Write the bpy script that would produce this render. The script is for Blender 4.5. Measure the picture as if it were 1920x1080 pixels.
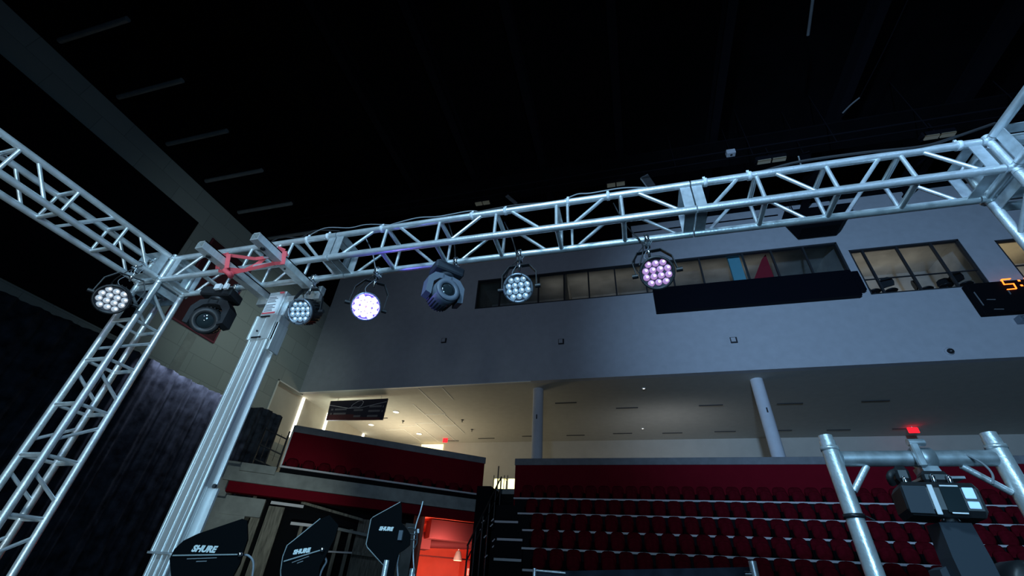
import bpy, math, random
from mathutils import Vector, Matrix
random.seed(7)
S = bpy.context.scene
COL = S.collection
for o in list(bpy.data.objects): bpy.data.objects.remove(o)

# ------------------------------------------------------------------ camera
YAW, PITCH, ROLL, FPX = -.28826, .61830, .06941, 805.44
ca, sa, cp, sp, cr, sr = math.cos(YAW), math.sin(YAW), math.cos(PITCH), math.sin(PITCH), math.cos(ROLL), math.sin(ROLL)
FW = Vector((sa*cp, ca*cp, sp)); R0 = Vector((ca, -sa, 0)); U0 = R0.cross(FW)
RT = R0*cr + U0*sr; UP = -R0*sr + U0*cr
EYE = Vector((0, 0, 1.6))
cam_d = bpy.data.cameras.new('camera'); cam = bpy.data.objects.new('camera', cam_d); COL.objects.link(cam)
cam_d.sensor_fit = 'HORIZONTAL'; cam_d.sensor_width = 36; cam_d.lens = FPX*36/1920
cam_d.clip_start = .02; cam_d.clip_end = 200
cam.matrix_world = Matrix(((RT.x, UP.x, -FW.x, EYE.x), (RT.y, UP.y, -FW.y, EYE.y), (RT.z, UP.z, -FW.z, EYE.z), (0, 0, 0, 1)))
S.camera = cam
# a point of the place seen at photo position (px, py), on the plane through p with normal n
def hit(px, py, p, n):
    d = FW + RT*((px-960)/FPX) - UP*((py-540)/FPX); n = Vector(n)
    return EYE + d*((Vector(p)-EYE).dot(n)/d.dot(n))

# ------------------------------------------------------------------ world, exposure, lights
S.view_settings.view_transform = 'Standard'; S.view_settings.look = 'None'
S.view_settings.exposure = 0.0; S.view_settings.gamma = 1.0; S.view_settings.use_curve_mapping = False
w = bpy.data.worlds.new('world'); S.world = w; w.use_nodes = True
w.node_tree.nodes['Background'].inputs[0].default_value = (.10, .32, 1, 1)
w.node_tree.nodes['Background'].inputs[1].default_value = .007

def lamp(name, kind, loc, to, watts, col, size=1, sy=None, spot=60, blend=.5, shadow_soft=None):
    l = bpy.data.lights.new(name, kind); l.energy = watts; l.color = col
    if kind == 'AREA':
        l.shape = 'RECTANGLE' if sy else 'DISK'; l.size = size
        if sy: l.size_y = sy
    if kind == 'SPOT':
        l.spot_size = math.radians(spot); l.spot_blend = blend; l.shadow_soft_size = size
    if kind == 'POINT': l.shadow_soft_size = size
    o = bpy.data.objects.new(name, l); COL.objects.link(o); o.location = loc
    d = Vector(to)-Vector(loc); o.rotation_euler = d.to_track_quat('-Z', 'Y').to_euler()
    return o
# cool stage wash from behind the camera, on the far wall
lamp('stage_wash', 'SPOT', (-2, -14, 5.5), (11.0, 18.3, 11.0), 23500, (.36, .62, 1), .5, spot=46, blend=1)
lamp('stage_wash', 'SPOT', (0, -12, 5.5), (-4, 18.3, 11.5), 1600, (.62, .66, 1), .5, spot=56, blend=1)
# added unseen cool lights that brighten the rig
lamp('rig_fill', 'AREA', (0.7, -2.8, 2.3), (0.2, 2.3, 3.8), 120, (.34, .68, 1), 1.0)
lamp('rig_fill', 'AREA', (-1.0, -1.8, 5.2), (-1.2, 2.3, 3.7), 150, (.44, .76, 1), .7)
lamp('rig_fill', 'SPOT', (-1.6, -3.2, .6), (-4.0, 1.9, 3.0), 420, (.74, .94, 1), .25, spot=46, blend=.8)
# greenish white light on the left side wall
lamp('side_wall_light', 'SPOT', (-7.5, 9.5, 12.5), (-16.8, 14.6, 9.6), 950, (.74, .95, .90), .3, spot=58, blend=1)
lamp('side_wall_light', 'SPOT', (-2.5, 5.5, 4.2), (-16.8, 11.5, 12.5), 700, (.70, .90, .95), .3, spot=40, blend=1)
for y in (10.1, 10.9, 11.7, 12.5, 13.2): lamp('drape_fill', 'SPOT', (-15.20, y, 7.78), (-15.42, y, 7.0), 120, (.80, .84, 1), .02, spot=105, blend=.7)  # added row of unseen spots that lights the drape top
lamp('stand_fill', 'SPOT', (-3.2, 4.2, .9), (-12.2, 14.0, 3.4), 1500, (.86, 1, .94), .2, spot=26, blend=1)  # added unseen spot to brighten the corner stand
# warm light inside the concourse and behind the suite windows
lamp('concourse_light', 'AREA', (-13.5, 24.5, 6.6), (-12.5, 23.5, 9.7), 200, (1, .84, .58), 3.0)
lamp('concourse_light', 'AREA', (-15.2, 19.6, 8.0), (-14.0, 21.5, 9.7), 60, (.93, 1, .78), 1.0)
lamp('concourse_light', 'AREA', (2.0, 23.5, 6.6), (2.0, 25.5, 8.7), 26, (.86, .92, 1), 4.0)
lamp('suite_light', 'AREA', (2, 20.0, 15.6), (2, 20.6, 16.6), 15, (1, .93, .84), 12, 1.2)
lamp('suite_light', 'AREA', (12.8, 20.0, 14.6), (12.8, 20.6, 16), 17, (1, .90, .76), 3.5, 1.2)
lamp('suite_light', 'AREA', (17.5, 20.0, 14.4), (17.5, 20.6, 16), 34, (1, .74, .42), 2.5, 1.2)
# red room behind the vomitory
lamp('red_room_light', 'SPOT', (-7.45, 18.0, 2.6), (-9.0, 20.4, 2.9), 520, (1, .42, .30), .3, spot=150, blend=.6)

# ------------------------------------------------------------------ materials
def mat(name, col, rough=.6, metal=0, emit=None, es=0, noise=0, nscale=8, bump=0, bscale=60, spec=.5, stretch=None):
    m = bpy.data.materials.new(name); m.use_nodes = True; nt = m.node_tree; b = nt.nodes['Principled BSDF']
    b.inputs['Base Color'].default_value = (*col, 1); b.inputs['Roughness'].default_value = rough
    b.inputs['Metallic'].default_value = metal; b.inputs['Specular IOR Level'].default_value = spec
    if emit: b.inputs['Emission Color'].default_value = (*emit, 1); b.inputs['Emission Strength'].default_value = es
    tc = nt.nodes.new('ShaderNodeTexCoord'); src = tc.outputs['Object']
    if stretch:
        mp = nt.nodes.new('ShaderNodeMapping'); mp.inputs['Scale'].default_value = stretch
        nt.links.new(src, mp.inputs[0]); src = mp.outputs[0]
    if noise:
        n = nt.nodes.new('ShaderNodeTexNoise'); n.inputs['Scale'].default_value = nscale; n.inputs['Detail'].default_value = 6
        nt.links.new(src, n.inputs['Vector'])
        r = nt.nodes.new('ShaderNodeValToRGB')
        r.color_ramp.elements[0].position = .3; r.color_ramp.elements[1].position = .7
        r.color_ramp.elements[0].color = (*[c*(1-noise) for c in col], 1); r.color_ramp.elements[1].color = (*[min(1, c*(1+noise)) for c in col], 1)
        nt.links.new(n.outputs[0], r.inputs[0]); nt.links.new(r.outputs[0], b.inputs['Base Color'])
    if bump:
        n2 = nt.nodes.new('ShaderNodeTexNoise'); n2.inputs['Scale'].default_value = bscale
        bp = nt.nodes.new('ShaderNodeBump'); bp.inputs['Strength'].default_value = bump; bp.inputs['Distance'].default_value = .01
        nt.links.new(src, n2.inputs['Vector']); nt.links.new(n2.outputs[0], bp.inputs['Height']); nt.links.new(bp.outputs[0], b.inputs['Normal'])
    return m
def brick_mat(name, c1, c2, mortar, axes, sx, sy, rough=.9):
    m = bpy.data.materials.new(name); m.use_nodes = True; nt = m.node_tree; b = nt.nodes['Principled BSDF']
    tc = nt.nodes.new('ShaderNodeTexCoord'); sep = nt.nodes.new('ShaderNodeSeparateXYZ'); cmb = nt.nodes.new('ShaderNodeCombineXYZ')
    nt.links.new(tc.outputs['Object'], sep.inputs[0])
    nt.links.new(sep.outputs[axes[0]], cmb.inputs[0]); nt.links.new(sep.outputs[axes[1]], cmb.inputs[1])
    br = nt.nodes.new('ShaderNodeTexBrick'); nt.links.new(cmb.outputs[0], br.inputs['Vector'])
    br.inputs['Color1'].default_value = (*c1, 1); br.inputs['Color2'].default_value = (*c2, 1); br.inputs['Mortar'].default_value = (*mortar, 1)
    br.inputs['Scale'].default_value = 1; br.inputs['Brick Width'].default_value = sx; br.inputs['Row Height'].default_value = sy
    br.inputs['Mortar Size'].default_value = .015
    nt.links.new(br.outputs['Color'], b.inputs['Base Color']); b.inputs['Roughness'].default_value = rough
    return m
M = {}
M['alu'] = mat('brushed_aluminium', (.80, .85, .88), .36, .62, noise=.14, nscale=14, bump=.12, bscale=90)
M['alu_dull'] = mat('dull_aluminium_plate', (.60, .65, .68), .48, .7, noise=.2, nscale=18)
M['galv'] = mat('galvanised_steel', (.55, .60, .64), .45, .75, noise=.25, nscale=25)
M['chrome'] = mat('chrome', (.85, .87, .9), .18, 1)
M['mast'] = mat('anodised_mast', (.78, .80, .80), .40, .65, noise=.1, nscale=5, stretch=(8, 8, .6))
M['wall_far'] = mat('painted_far_wall', (.46, .47, .50), .88, noise=.05, nscale=3)
M['block'] = brick_mat('painted_block_wall', (.34, .37, .36), (.30, .33, .32), (.24, .27, .26), (1, 2), 1.6, .8)
M['black'] = mat('black_paint', (.003, .004, .006), .8, spec=.1)
M['ceil_black'] = mat('black_ceiling_paint', (.004, .004, .006), .9, noise=.3, nscale=1.2, spec=.1)
M['ceil_beam'] = mat('black_steel_beam', (.008, .008, .012), .85, spec=.1)
M['drape'] = mat('black_stage_drape', (.026, .032, .046), .95, noise=.6, nscale=3.2, bump=.5, bscale=12, spec=.02)
M['screen'] = mat('navy_black_board', (.003, .004, .008), .6, spec=.08)
M['red_wall'] = mat('dark_red_paint', (.15, .004, .012), .8, noise=.06, nscale=3, spec=.05)
M['seat'] = mat('red_seat_fabric', (.10, .004, .010), .95, noise=.25, nscale=8, spec=.03)
M['plat'] = mat('dark_platform', (.010, .010, .012), .9, spec=.1)
M['seat_black'] = mat('black_seat_bracket', (.004, .004, .005), .9, spec=.05)
M['nosing'] = mat('white_nosing', (.62, .60, .62), .5)
M['concrete'] = mat('grey_concrete', (.27, .29, .28), .9, noise=.18, nscale=3)
M['cap'] = mat('grey_coping', (.20, .21, .22), .85, noise=.12, nscale=4)
M['conc_ceil'] = mat('concourse_ceiling', (.50, .48, .43), .9, noise=.04, nscale=3)
M['conc_wall'] = mat('concourse_wall', (.52, .49, .43), .9, noise=.04, nscale=2)
M['white'] = mat('white_paint', (.82, .82, .78), .6)
M['column'] = mat('column_paint', (.60, .62, .66), .8, noise=.05, nscale=3)
M['suite_in'] = mat('suite_interior', (.38, .375, .345), .9, noise=.3, nscale=.8)
M['frame'] = mat('dark_window_frame', (.03, .032, .036), .5)
M['glass'] = bpy.data.materials.new('window_glass'); M['glass'].use_nodes = True
nt = M['glass'].node_tree; nt.nodes.clear()
_o = nt.nodes.new('ShaderNodeOutputMaterial'); _mx = nt.nodes.new('ShaderNodeMixShader'); _t = nt.nodes.new('ShaderNodeBsdfTransparent'); _g = nt.nodes.new('ShaderNodeBsdfGlossy')
_g.inputs['Roughness'].default_value = .05; _g.inputs['Color'].default_value = (.8, .9, 1, 1); _t.inputs['Color'].default_value = (.9, .93, .95, 1)
_mx.inputs[0].default_value = .08
nt.links.new(_t.outputs[0], _mx.inputs[1]); nt.links.new(_g.outputs[0], _mx.inputs[2]); nt.links.new(_mx.outputs[0], _o.inputs[0])
M['black_plastic'] = mat('black_plastic', (.015, .016, .019), .42)
M['black_metal'] = mat('black_powder_coat', (.03, .032, .036), .45, .2)
M['grey_plastic'] = mat('blue_grey_plastic', (.15, .18, .23), .5)
M['grey_dark'] = mat('dark_grey_plastic', (.04, .05, .065), .6, spec=.25)
M['bezel'] = mat('grey_bezel', (.22, .26, .31), .35, .5)
M['face'] = mat('dark_lens_plate', (.05, .055, .075), .4)
M['lens_clear'] = mat('clear_led_lens', (.34, .48, .60), .12, .3, emit=(.45, .75, 1), es=.26)  # faint glow stands in for light caught by unlit lenses
M['lens_clear_core'] = mat('clear_led_core', (.8, .9, 1), .2, emit=(.75, .92, 1), es=.75)  # glow put into the dots of the unlit lenses
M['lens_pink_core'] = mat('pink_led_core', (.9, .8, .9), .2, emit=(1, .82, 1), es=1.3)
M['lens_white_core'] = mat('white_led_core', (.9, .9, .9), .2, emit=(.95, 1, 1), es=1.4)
M['lens_violet_core'] = mat('violet_led_core', (.9, .9, 1), .2, emit=(.9, .9, 1), es=12)
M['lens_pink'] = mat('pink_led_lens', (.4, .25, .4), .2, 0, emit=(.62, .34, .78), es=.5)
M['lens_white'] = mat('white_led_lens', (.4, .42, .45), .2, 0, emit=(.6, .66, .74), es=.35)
M['lens_violet'] = mat('lit_violet_led_lens', (.9, .9, 1), .2, 0, emit=(.86, .80, 1), es=1.8)
M['face_violet'] = mat('violet_spill_lens_plate', (.05, .05, .1), .4, emit=(.16, .10, 1), es=.8)  # violet spill between the lenses, put in as plate glow
M['lens_dark'] = mat('dark_glass_lens', (.02, .03, .035), .06)
M['cable'] = mat('black_cable', (.018, .018, .02), .5)
M['cable_grey'] = mat('grey_cable', (.25, .27, .30), .5)
M['tie'] = mat('white_cable_tie', (.8, .84, .88), .4)
M['strap'] = mat('red_webbing', (.75, .10, .12), .75, emit=(.9, .1, .12), es=0.0)
M['led_strip'] = mat('white_light_strip', (1, 1, 1), .5, emit=(1, .97, .80), es=6)
M['lit_warm'] = mat('lit_warm_panel', (1, .9, .6), .5, emit=(1, .80, .42), es=1.6)
M['lit_yellow'] = mat('lit_yellow_case', (1, .95, .6), .5, emit=(1, .90, .42), es=2.2)
M['lit_dot'] = mat('lit_downlight', (1, 1, 1), .5, emit=(1, .95, .85), es=2.2)
M['exit_red'] = mat('lit_red_exit', (.5, 0, 0), .5, emit=(1, .01, .02), es=2.2)
M['digit'] = mat('lit_orange_digit', (1, .3, .05), .5, emit=(1, .16, .015), es=3.5)
M['slot'] = mat('dark_slot', (.05, .05, .05), .8)
M['maroon'] = mat('maroon_banner', (.050, .006, .012), .8)
M['maroon_edge'] = mat('maroon_banner_hem', (.16, .03, .05), .8)
M['teal'] = mat('teal_panel', (.22, .58, .66), .7)
M['red_panel'] = mat('red_panel', (.42, .02, .04), .7)
M['navy'] = mat('navy_sign', (.008, .010, .035), .5)
M['sign_red'] = mat('sign_red', (.10, .015, .025), .5)
M['sign_grey'] = mat('sign_grey_text', (.20, .20, .22), .5)
M['sign_line'] = mat('sign_white_line', (.65, .65, .72), .5)
M['red_room'] = mat('red_room_wall', (.75, .16, .10), .8, noise=.08, nscale=2)
M['red_room_dark'] = mat('red_room_duct', (.07, .006, .01), .8)
M['floor'] = mat('dark_floor', (.03, .03, .032), .7)
M['paddle'] = mat('black_paddle', (.002, .003, .004), .7, spec=.05)
M['paddle_edge'] = mat('paddle_trim', (.30, .34, .34), .4)
M['print'] = mat('white_print', (.78, .84, .82), .5)
M['label'] = mat('white_label', (.85, .88, .92), .5)
M['label_blue'] = mat('lit_blue_display', (.4, .7, 1), .4, emit=(.35, .65, 1), es=.55)
M['wood'] = mat('worn_board', (.17, .16, .13), .8, noise=.5, nscale=3, stretch=(6, 6, .8))

# ------------------------------------------------------------------ object helpers
def tag(o, label=None, cat=None, group=None, kind=None):
    if label: o['label'] = label
    if cat: o['category'] = cat
    if group: o['group'] = group
    if kind: o['kind'] = kind
    return o
def thing(name, label, cat, loc=(0, 0, 0), group=None):
    o = bpy.data.objects.new(name, None); COL.objects.link(o); o.location = loc; o.empty_display_size = .1
    return tag(o, label, cat, group)
def origin(o):
    v = Vector((0, 0, 0))
    while o: v += o.location; o = o.parent
    return v
class MB:
    def __init__(s, T=None): s.v = []; s.f = []; s.T = T; s.smooth = []
    def add(s, vs, fs, sm=False):
        n = len(s.v)
        s.v += [(s.T @ Vector(p)) if s.T else Vector(p) for p in vs]
        s.f += [[i+n for i in f] for f in fs]; s.smooth += [sm]*len(fs); return s
    def box(s, x0, y0, z0, x1, y1, z1, b=0):
        if x0 > x1: x0, x1 = x1, x0
        if y0 > y1: y0, y1 = y1, y0
        if z0 > z1: z0, z1 = z1, z0
        if b <= 0:
            return s.add([(x0,y0,z0),(x1,y0,z0),(x1,y1,z0),(x0,y1,z0),(x0,y0,z1),(x1,y0,z1),(x1,y1,z1),(x0,y1,z1)],
                  [(0,3,2,1),(4,5,6,7),(0,1,5,4),(1,2,6,5),(2,3,7,6),(3,0,4,7)])
        b = min(b, (x1-x0)/2.01, (y1-y0)/2.01, (z1-z0)/2.01)
        vs = []; idx = {}
        X = (x0, x1); Y = (y0, y1); Z = (z0, z1)
        for i in (0, 1):
            for j in (0, 1):
                for k in (0, 1):
                    sx, sy, sz = (1-2*i)*b, (1-2*j)*b, (1-2*k)*b
                    for a, p in enumerate(((X[i], Y[j]+sy, Z[k]+sz), (X[i]+sx, Y[j], Z[k]+sz), (X[i]+sx, Y[j]+sy, Z[k]))):
                        idx[i, j, k, a] = len(vs); vs.append(p)
        fs = []
        for i in (0, 1): fs.append([idx[i,0,0,0], idx[i,1,0,0], idx[i,1,1,0], idx[i,0,1,0]])
        for j in (0, 1): fs.append([idx[0,j,0,1], idx[1,j,0,1], idx[1,j,1,1], idx[0,j,1,1]])
        for k in (0, 1): fs.append([idx[0,0,k,2], idx[1,0,k,2], idx[1,1,k,2], idx[0,1,k,2]])
        for i in (0, 1):
            for j in (0, 1): fs.append([idx[i,j,0,0], idx[i,j,1,0], idx[i,j,1,1], idx[i,j,0,1]])
        for i in (0, 1):
            for k in (0, 1): fs.append([idx[i,0,k,0], idx[i,1,k,0], idx[i,1,k,2], idx[i,0,k,2]])
        for j in (0, 1):
            for k in (0, 1): fs.append([idx[0,j,k,1], idx[1,j,k,1], idx[1,j,k,2], idx[0,j,k,2]])
        for i in (0, 1):
            for j in (0, 1):
                for k in (0, 1): fs.append([idx[i,j,k,0], idx[i,j,k,1], idx[i,j,k,2]])
        return s.add(vs, fs)
    def tube(s, a, b, r, n=12, r2=None, cap=True):
        a = Vector(a); b = Vector(b); r2 = r if r2 is None else r2
        d = (b-a).normalized(); u = d.orthogonal().normalized(); v = d.cross(u)
        vs = []
        for p, rr in ((a, r), (b, r2)):
            for i in range(n):
                t = 2*math.pi*i/n; vs.append(p+u*math.cos(t)*rr+v*math.sin(t)*rr)
        s.add(vs, [[i, (i+1)%n, n+(i+1)%n, n+i] for i in range(n)], True)
        if cap: s.add(vs, [list(range(n))[::-1], list(range(n, 2*n))])
        return s
    def ring(s, c, ax, r0, r1, h, n=28):
        # annular band: centre c, axis ax, inner r0, outer r1, length h
        c = Vector(c); ax = Vector(ax).normalized(); u = ax.orthogonal().normalized(); v = ax.cross(u); vs = []
        for rr, z in ((r0, 0), (r1, 0), (r1, h), (r0, h)):
            for i in range(n):
                t = 2*math.pi*i/n; vs.append(c+ax*z+u*math.cos(t)*rr+v*math.sin(t)*rr)
        fs = []
        for k in range(4):
            for i in range(n): fs.append([k*n+i, k*n+(i+1)%n, ((k+1)%4)*n+(i+1)%n, ((k+1)%4)*n+i])
        return s.add(vs, fs, True)
    def lathe(s, c, ax, prof, n=28):
        c = Vector(c); ax = Vector(ax).normalized(); u = ax.orthogonal().normalized(); v = ax.cross(u); vs = []
        for rr, z in prof:
            for i in range(n):
                t = 2*math.pi*i/n; vs.append(c+ax*z+(u*math.cos(t)+v*math.sin(t))*max(rr, 1e-4))
        fs = []
        for k in range(len(prof)-1):
            for i in range(n): fs.append([k*n+i, k*n+(i+1)%n, (k+1)*n+(i+1)%n, (k+1)*n+i])
        return s.add(vs, fs, True)
    def path(s, pts, r, n=8):
        pts = [Vector(p) for p in pts]
        rings = []; u = None
        for i, p in enumerate(pts):
            d = (pts[min(i+1, len(pts)-1)]-pts[max(i-1, 0)]).normalized()
            if u is None: u = d.orthogonal().normalized()
            else:
                u = (u - d*u.dot(d)).normalized()
            v = d.cross(u)
            rings.append([p+u*math.cos(2*math.pi*k/n)*r+v*math.sin(2*math.pi*k/n)*r for k in range(n)])
        vs = [q for rr in rings for q in rr]; fs = []
        for i in range(len(pts)-1):
            for k in range(n): fs.append([i*n+k, i*n+(k+1)%n, (i+1)*n+(k+1)%n, (i+1)*n+k])
        s.add(vs, fs, True)
        return s.add(vs, [list(range(n))[::-1], list(range((len(pts)-1)*n, len(pts)*n))])
    def prism(s, pts, nrm):
        # polygon pts extruded by vector nrm
        n = len(pts); p = [Vector(q) for q in pts]; d = Vector(nrm)
        return s.add(p+[q+d for q in p], [list(range(n))[::-1], list(range(n, 2*n))]+[[i, (i+1)%n, n+(i+1)%n, n+i] for i in range(n)])
    def bar(s, a, b, wd, h, up=(0, 0, 1)):
        a = Vector(a); b = Vector(b); d = (b-a).normalized(); x = d.cross(Vector(up)).normalized(); z = x.cross(d)
        vs = [p+x*sx*wd/2+z*sz*h/2 for p in (a, b) for sx, sz in ((-1,-1),(1,-1),(1,1),(-1,1))]
        return s.add(vs, [(0,1,2,3),(4,7,6,5),(0,4,5,1),(1,5,6,2),(2,6,7,3),(3,7,4,0)])
    def build(s, name, material, parent=None, label=None, at=None):
        me = bpy.data.meshes.new(name); o = bpy.data.objects.new(name, me); COL.objects.link(o)
        if parent: o.parent = parent; off = origin(parent)
        elif at is not None: off = Vector(at); o.location = off
        else:
            lo = Vector([min(v[i] for v in s.v) for i in range(3)]); hi = Vector([max(v[i] for v in s.v) for i in range(3)])
            off = Vector(((lo.x+hi.x)/2, (lo.y+hi.y)/2, lo.z)); o.location = off
        me.from_pydata([tuple(v-off) for v in s.v], [], s.f); me.validate()
        sm = s.smooth
        if len(me.polygons) == len(sm): me.polygons.foreach_set('use_smooth', sm)
        me.materials.append(material if not isinstance(material, str) else M[material])
        import bmesh
        bm = bmesh.new(); bm.from_mesh(me); bmesh.ops.recalc_face_normals(bm, faces=bm.faces); bm.to_mesh(me); bm.free()
        if label: o['label'] = label
        return o
def struct(name, mb, m, at=(0, 0, 0)):
    return tag(mb.build(name, m, at=at), kind='structure')
def text(body, name, m, parent, T, size, depth=.002, slant=0, bold=0):
    cu = bpy.data.curves.new(name, 'FONT'); cu.body = body; cu.size = size; cu.extrude = depth; cu.shear = slant
    cu.align_x = 'CENTER'; cu.align_y = 'CENTER'; cu.offset = bold; cu.resolution_u = 3
    tmp = bpy.data.objects.new('tmp', cu); COL.objects.link(tmp); bpy.context.view_layer.update()
    me = bpy.data.meshes.new_from_object(tmp.evaluated_get(bpy.context.evaluated_depsgraph_get()))
    bpy.data.objects.remove(tmp); off = Matrix.Translation(-origin(parent)); me.transform(off @ T)
    me.materials.clear(); me.materials.append(M[m]); o = bpy.data.objects.new(name, me); COL.objects.link(o); o.parent = parent
    return o
def clone(root, loc, label, group):
    def cp(o, par):
        c = o.copy(); COL.objects.link(c); c.parent = par
        for ch in o.children: cp(ch, c)
        return c
    r = cp(root, None); r.location = loc; r['label'] = label; r['group'] = group
    return r
def ordn(n):
    return ['first','second','third','fourth','fifth','sixth','seventh','eighth','ninth','tenth','eleventh','twelfth','thirteenth','fourteenth','fifteenth','sixteenth','seventeenth','eighteenth','nineteenth','twentieth','twenty-first','twenty-second','twenty-third','twenty-fourth','twenty-fifth','twenty-sixth','twenty-seventh','twenty-eighth','twenty-ninth','thirtieth','thirty-first','thirty-second','thirty-third','thirty-fourth','thirty-fifth'][n]

# ------------------------------------------------------------------ the arena shell
XW, YF = -16.8, 18.3
struct('floor', MB().box(-17.2, -16, -.1, 26, 29, 0), 'floor')
struct('ceiling', MB().box(-17.2, -16, 20, 26, 18.9, 20.2), 'ceil_black')
# far wall above the concourse, with openings for the suite windows
wf = MB()
def wb(x0, z0, x1, z1): wf.box(x0, YF, z0, x1, YF+.3, z1)
wb(XW, 9.72, -7.45, 17.4); wb(-7.45, 9.72, 10.3, 14.02); wb(-7.45, 15.95, 1.2, 17.4); wb(1.2, 15.95, 10.3, 18.6)
wb(10.3, 9.72, 10.6, 18.6); wb(10.6, 9.72, 14.8, 12.9); wb(10.6, 15.4, 14.8, 18.6)
wb(14.8, 9.72, 15.95, 18.6); wb(15.95, 9.72, 20, 13.0); wb(15.95, 15.12, 20, 18.6); wb(20, 9.72, 26, 18.6)
struct('wall_far', wf, 'wall_far')
struct('wall_far_upper', MB().box(XW, YF+.05, 17.4, 1.2, YF+.3, 20).box(1.2, YF+.05, 18.6, 26, YF+.3, 20), 'black')
struct('trim_1', MB().box(1.2, YF-.04, 18.04, 8.4, YF-.002, 18.10), 'black')
# side wall: light band above, black paint higher up
wl = MB(); wl.box(XW-.3, -16, 0, XW, 16.7, 15.1); wl.box(XW-.3, 16.7, 9.66, XW, 18.6, 15.1); wl.box(XW-.3, 16.7, 0, XW, 18.6, 7.0)
struct('wall_left', wl, 'block')
struct('wall_left_upper', MB().box(XW-.3, -16, 15.1, XW, 18.6, 20), 'black')
struct('wall_left_recess', MB().box(XW-.5, 16.5, 5.2, XW-.3, 28.1, 9.72), 'conc_wall')
struct('lit_edge_paint_2', MB().box(XW-.02, 16.62, 7.0, XW+.03, 16.70, 9.72).box(XW-.02, 16.62, 9.66, XW+.03, 18.30, 9.72), 'white')  # white paint stands in for light along the opening edge
struct('lit_edge_paint_3', MB().box(XW, YF-.03, 9.68, -4.2, YF+.05, 9.715), 'white')  # light on the soffit edge, put in as a white strip
# darker stripe down the side wall
struct('trim_4', MB().box(XW, 11.35, 7.0, XW+.01, 11.75, 9.5), 'concrete')
# concourse behind the far seats
struct('concourse_floor', MB().box(-17.2, 18.95, 5.0, 26, 28.1, 5.2), 'concrete')
struct('concourse_ceiling', MB().box(-17.2, 18.6, 9.72, 26, 28.1, 9.9), 'conc_ceil')
struct('concourse_wall', MB().box(-17.2, 27.8, 5.2, 26, 28.1, 9.72), 'conc_wall')
# lit reveals, put in as white paint, and dark slots in the concourse ceiling
rv = MB()
for x, y0, y1 in ((-10.02, 18.6, 22.24), (-8.75, 18.6, 20.2), (-11.26, 20.6, 27.4), (-12.53, 23.7, 27.4), (-10.1, 22.2, 25.8), (-13.8, 24.7, 27.3)):
    rv.box(x-.02, y0, 9.70, x+.02, y1, 9.719)
for x0, x1, y in ((-11.25, -10.02, 22.24), (-12.53, -11.26, 23.68), (-11.28, -10.1, 24.25), (-13.83, -12.55, 24.12), (-15.1, -13.8, 24.75)):
    rv.box(x0, y-.025, 9.70, x1, y+.025, 9.719)
struct('lit_reveal_paint', rv, 'white')
sl = MB()
for x, y in ((-3, 21.2), (0, 22.2), (4, 22.2), (7.5, 22.3), (11, 22.3), (-6, 26.6), (-3.2, 26.6), (-.4, 26.4), (2.4, 26.5), (5.2, 26.4), (8, 26.4), (10.8, 26.5), (13.8, 26.5), (-11.6, 27.3), (-9, 26.9), (-14.4, 22.6)):
    sl.box(x-.55, y-.035, 9.69, x+.55, y+.035, 9.719)
struct('trim_6', sl, 'slot')

# ceiling beams running towards the far wall
for i, x in enumerate((-9.5, -6.2, -2.75, .82, 4.8, 9.6, 14.0)):
    o = MB().box(x-.16, -15, 18.2, x+.16, 18.3, 18.28).box(x-.02, -15, 18.28, x+.02, 18.3, 18.9).box(x-.16, -15, 18.9, x+.16, 18.3, 18.98)
    tag(o.build('ceiling_beam', 'ceil_beam'), 'black steel beam under the dark ceiling, %s from the left' % ordn(i), 'beam', 'ceiling beams')
# unlit linear fixtures beside the side wall
strip_y = (3.03*.885, 5.27*.885, 7.55*.885, 9.7*.885, 11.84*.885, 13.95*.885)
pos = ['nearest the camera, at the upper left', 'second from the upper left', 'third from the upper left', 'fourth from the upper left', 'fifth, above the truss corner', 'partly behind the main truss top']
for i, y in enumerate(strip_y):
    t = thing('linear_light', 'long unlit light tube under the black ceiling, ' + pos[i], 'ceiling light', (-15.15, y, 15.36), 'linear lights along the left wall')
    MB().box(-16.65, y-.06, 15.40, -13.65, y+.06, 15.50).build('housing', 'ceil_beam', t)
    MB().tube((-16.6, y, 15.33), (-13.7, y, 15.33), .085, 14).build('light_tube', 'cap', t)
    for x in (-16, -14.3): MB().tube((x, y, 15.5), (x, y, 19.99), .01, 6).build('hanger', 'black', t)

# ------------------------------------------------------------------ side wall board, banner, drape
t = thing('wall_board', 'huge black board high on the left side wall', 'wall board', (XW+.06, 0, 8.1))
MB().box(XW+.01, -8, 8.12, XW+.10, 9.25, 13.5).build('panel', 'screen', t)
MB().box(XW+.01, 9.25, 8.06, XW+.14, 9.31, 13.56).box(XW+.01, -8, 13.5, XW+.14, 9.25, 13.56).box(XW+.01, -8, 8.06, XW+.14, 9.25, 8.12).build('frame', 'black', t)
t = thing('wall_banner', 'dark maroon banner hanging on the side wall behind the truss corner', 'banner', (XW+.05, 11.4, 9.6))
MB().box(XW+.02, 10.25, 9.62, XW+.06, 12.45, 13.5).build('cloth', 'maroon', t)
MB().box(XW+.02, 10.18, 9.55, XW+.08, 12.52, 9.62).box(XW+.02, 12.45, 9.62, XW+.08, 12.52, 13.5).box(XW+.02, 10.18, 9.62, XW+.08, 10.25, 13.5).build('hem', 'maroon_edge', t)
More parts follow.
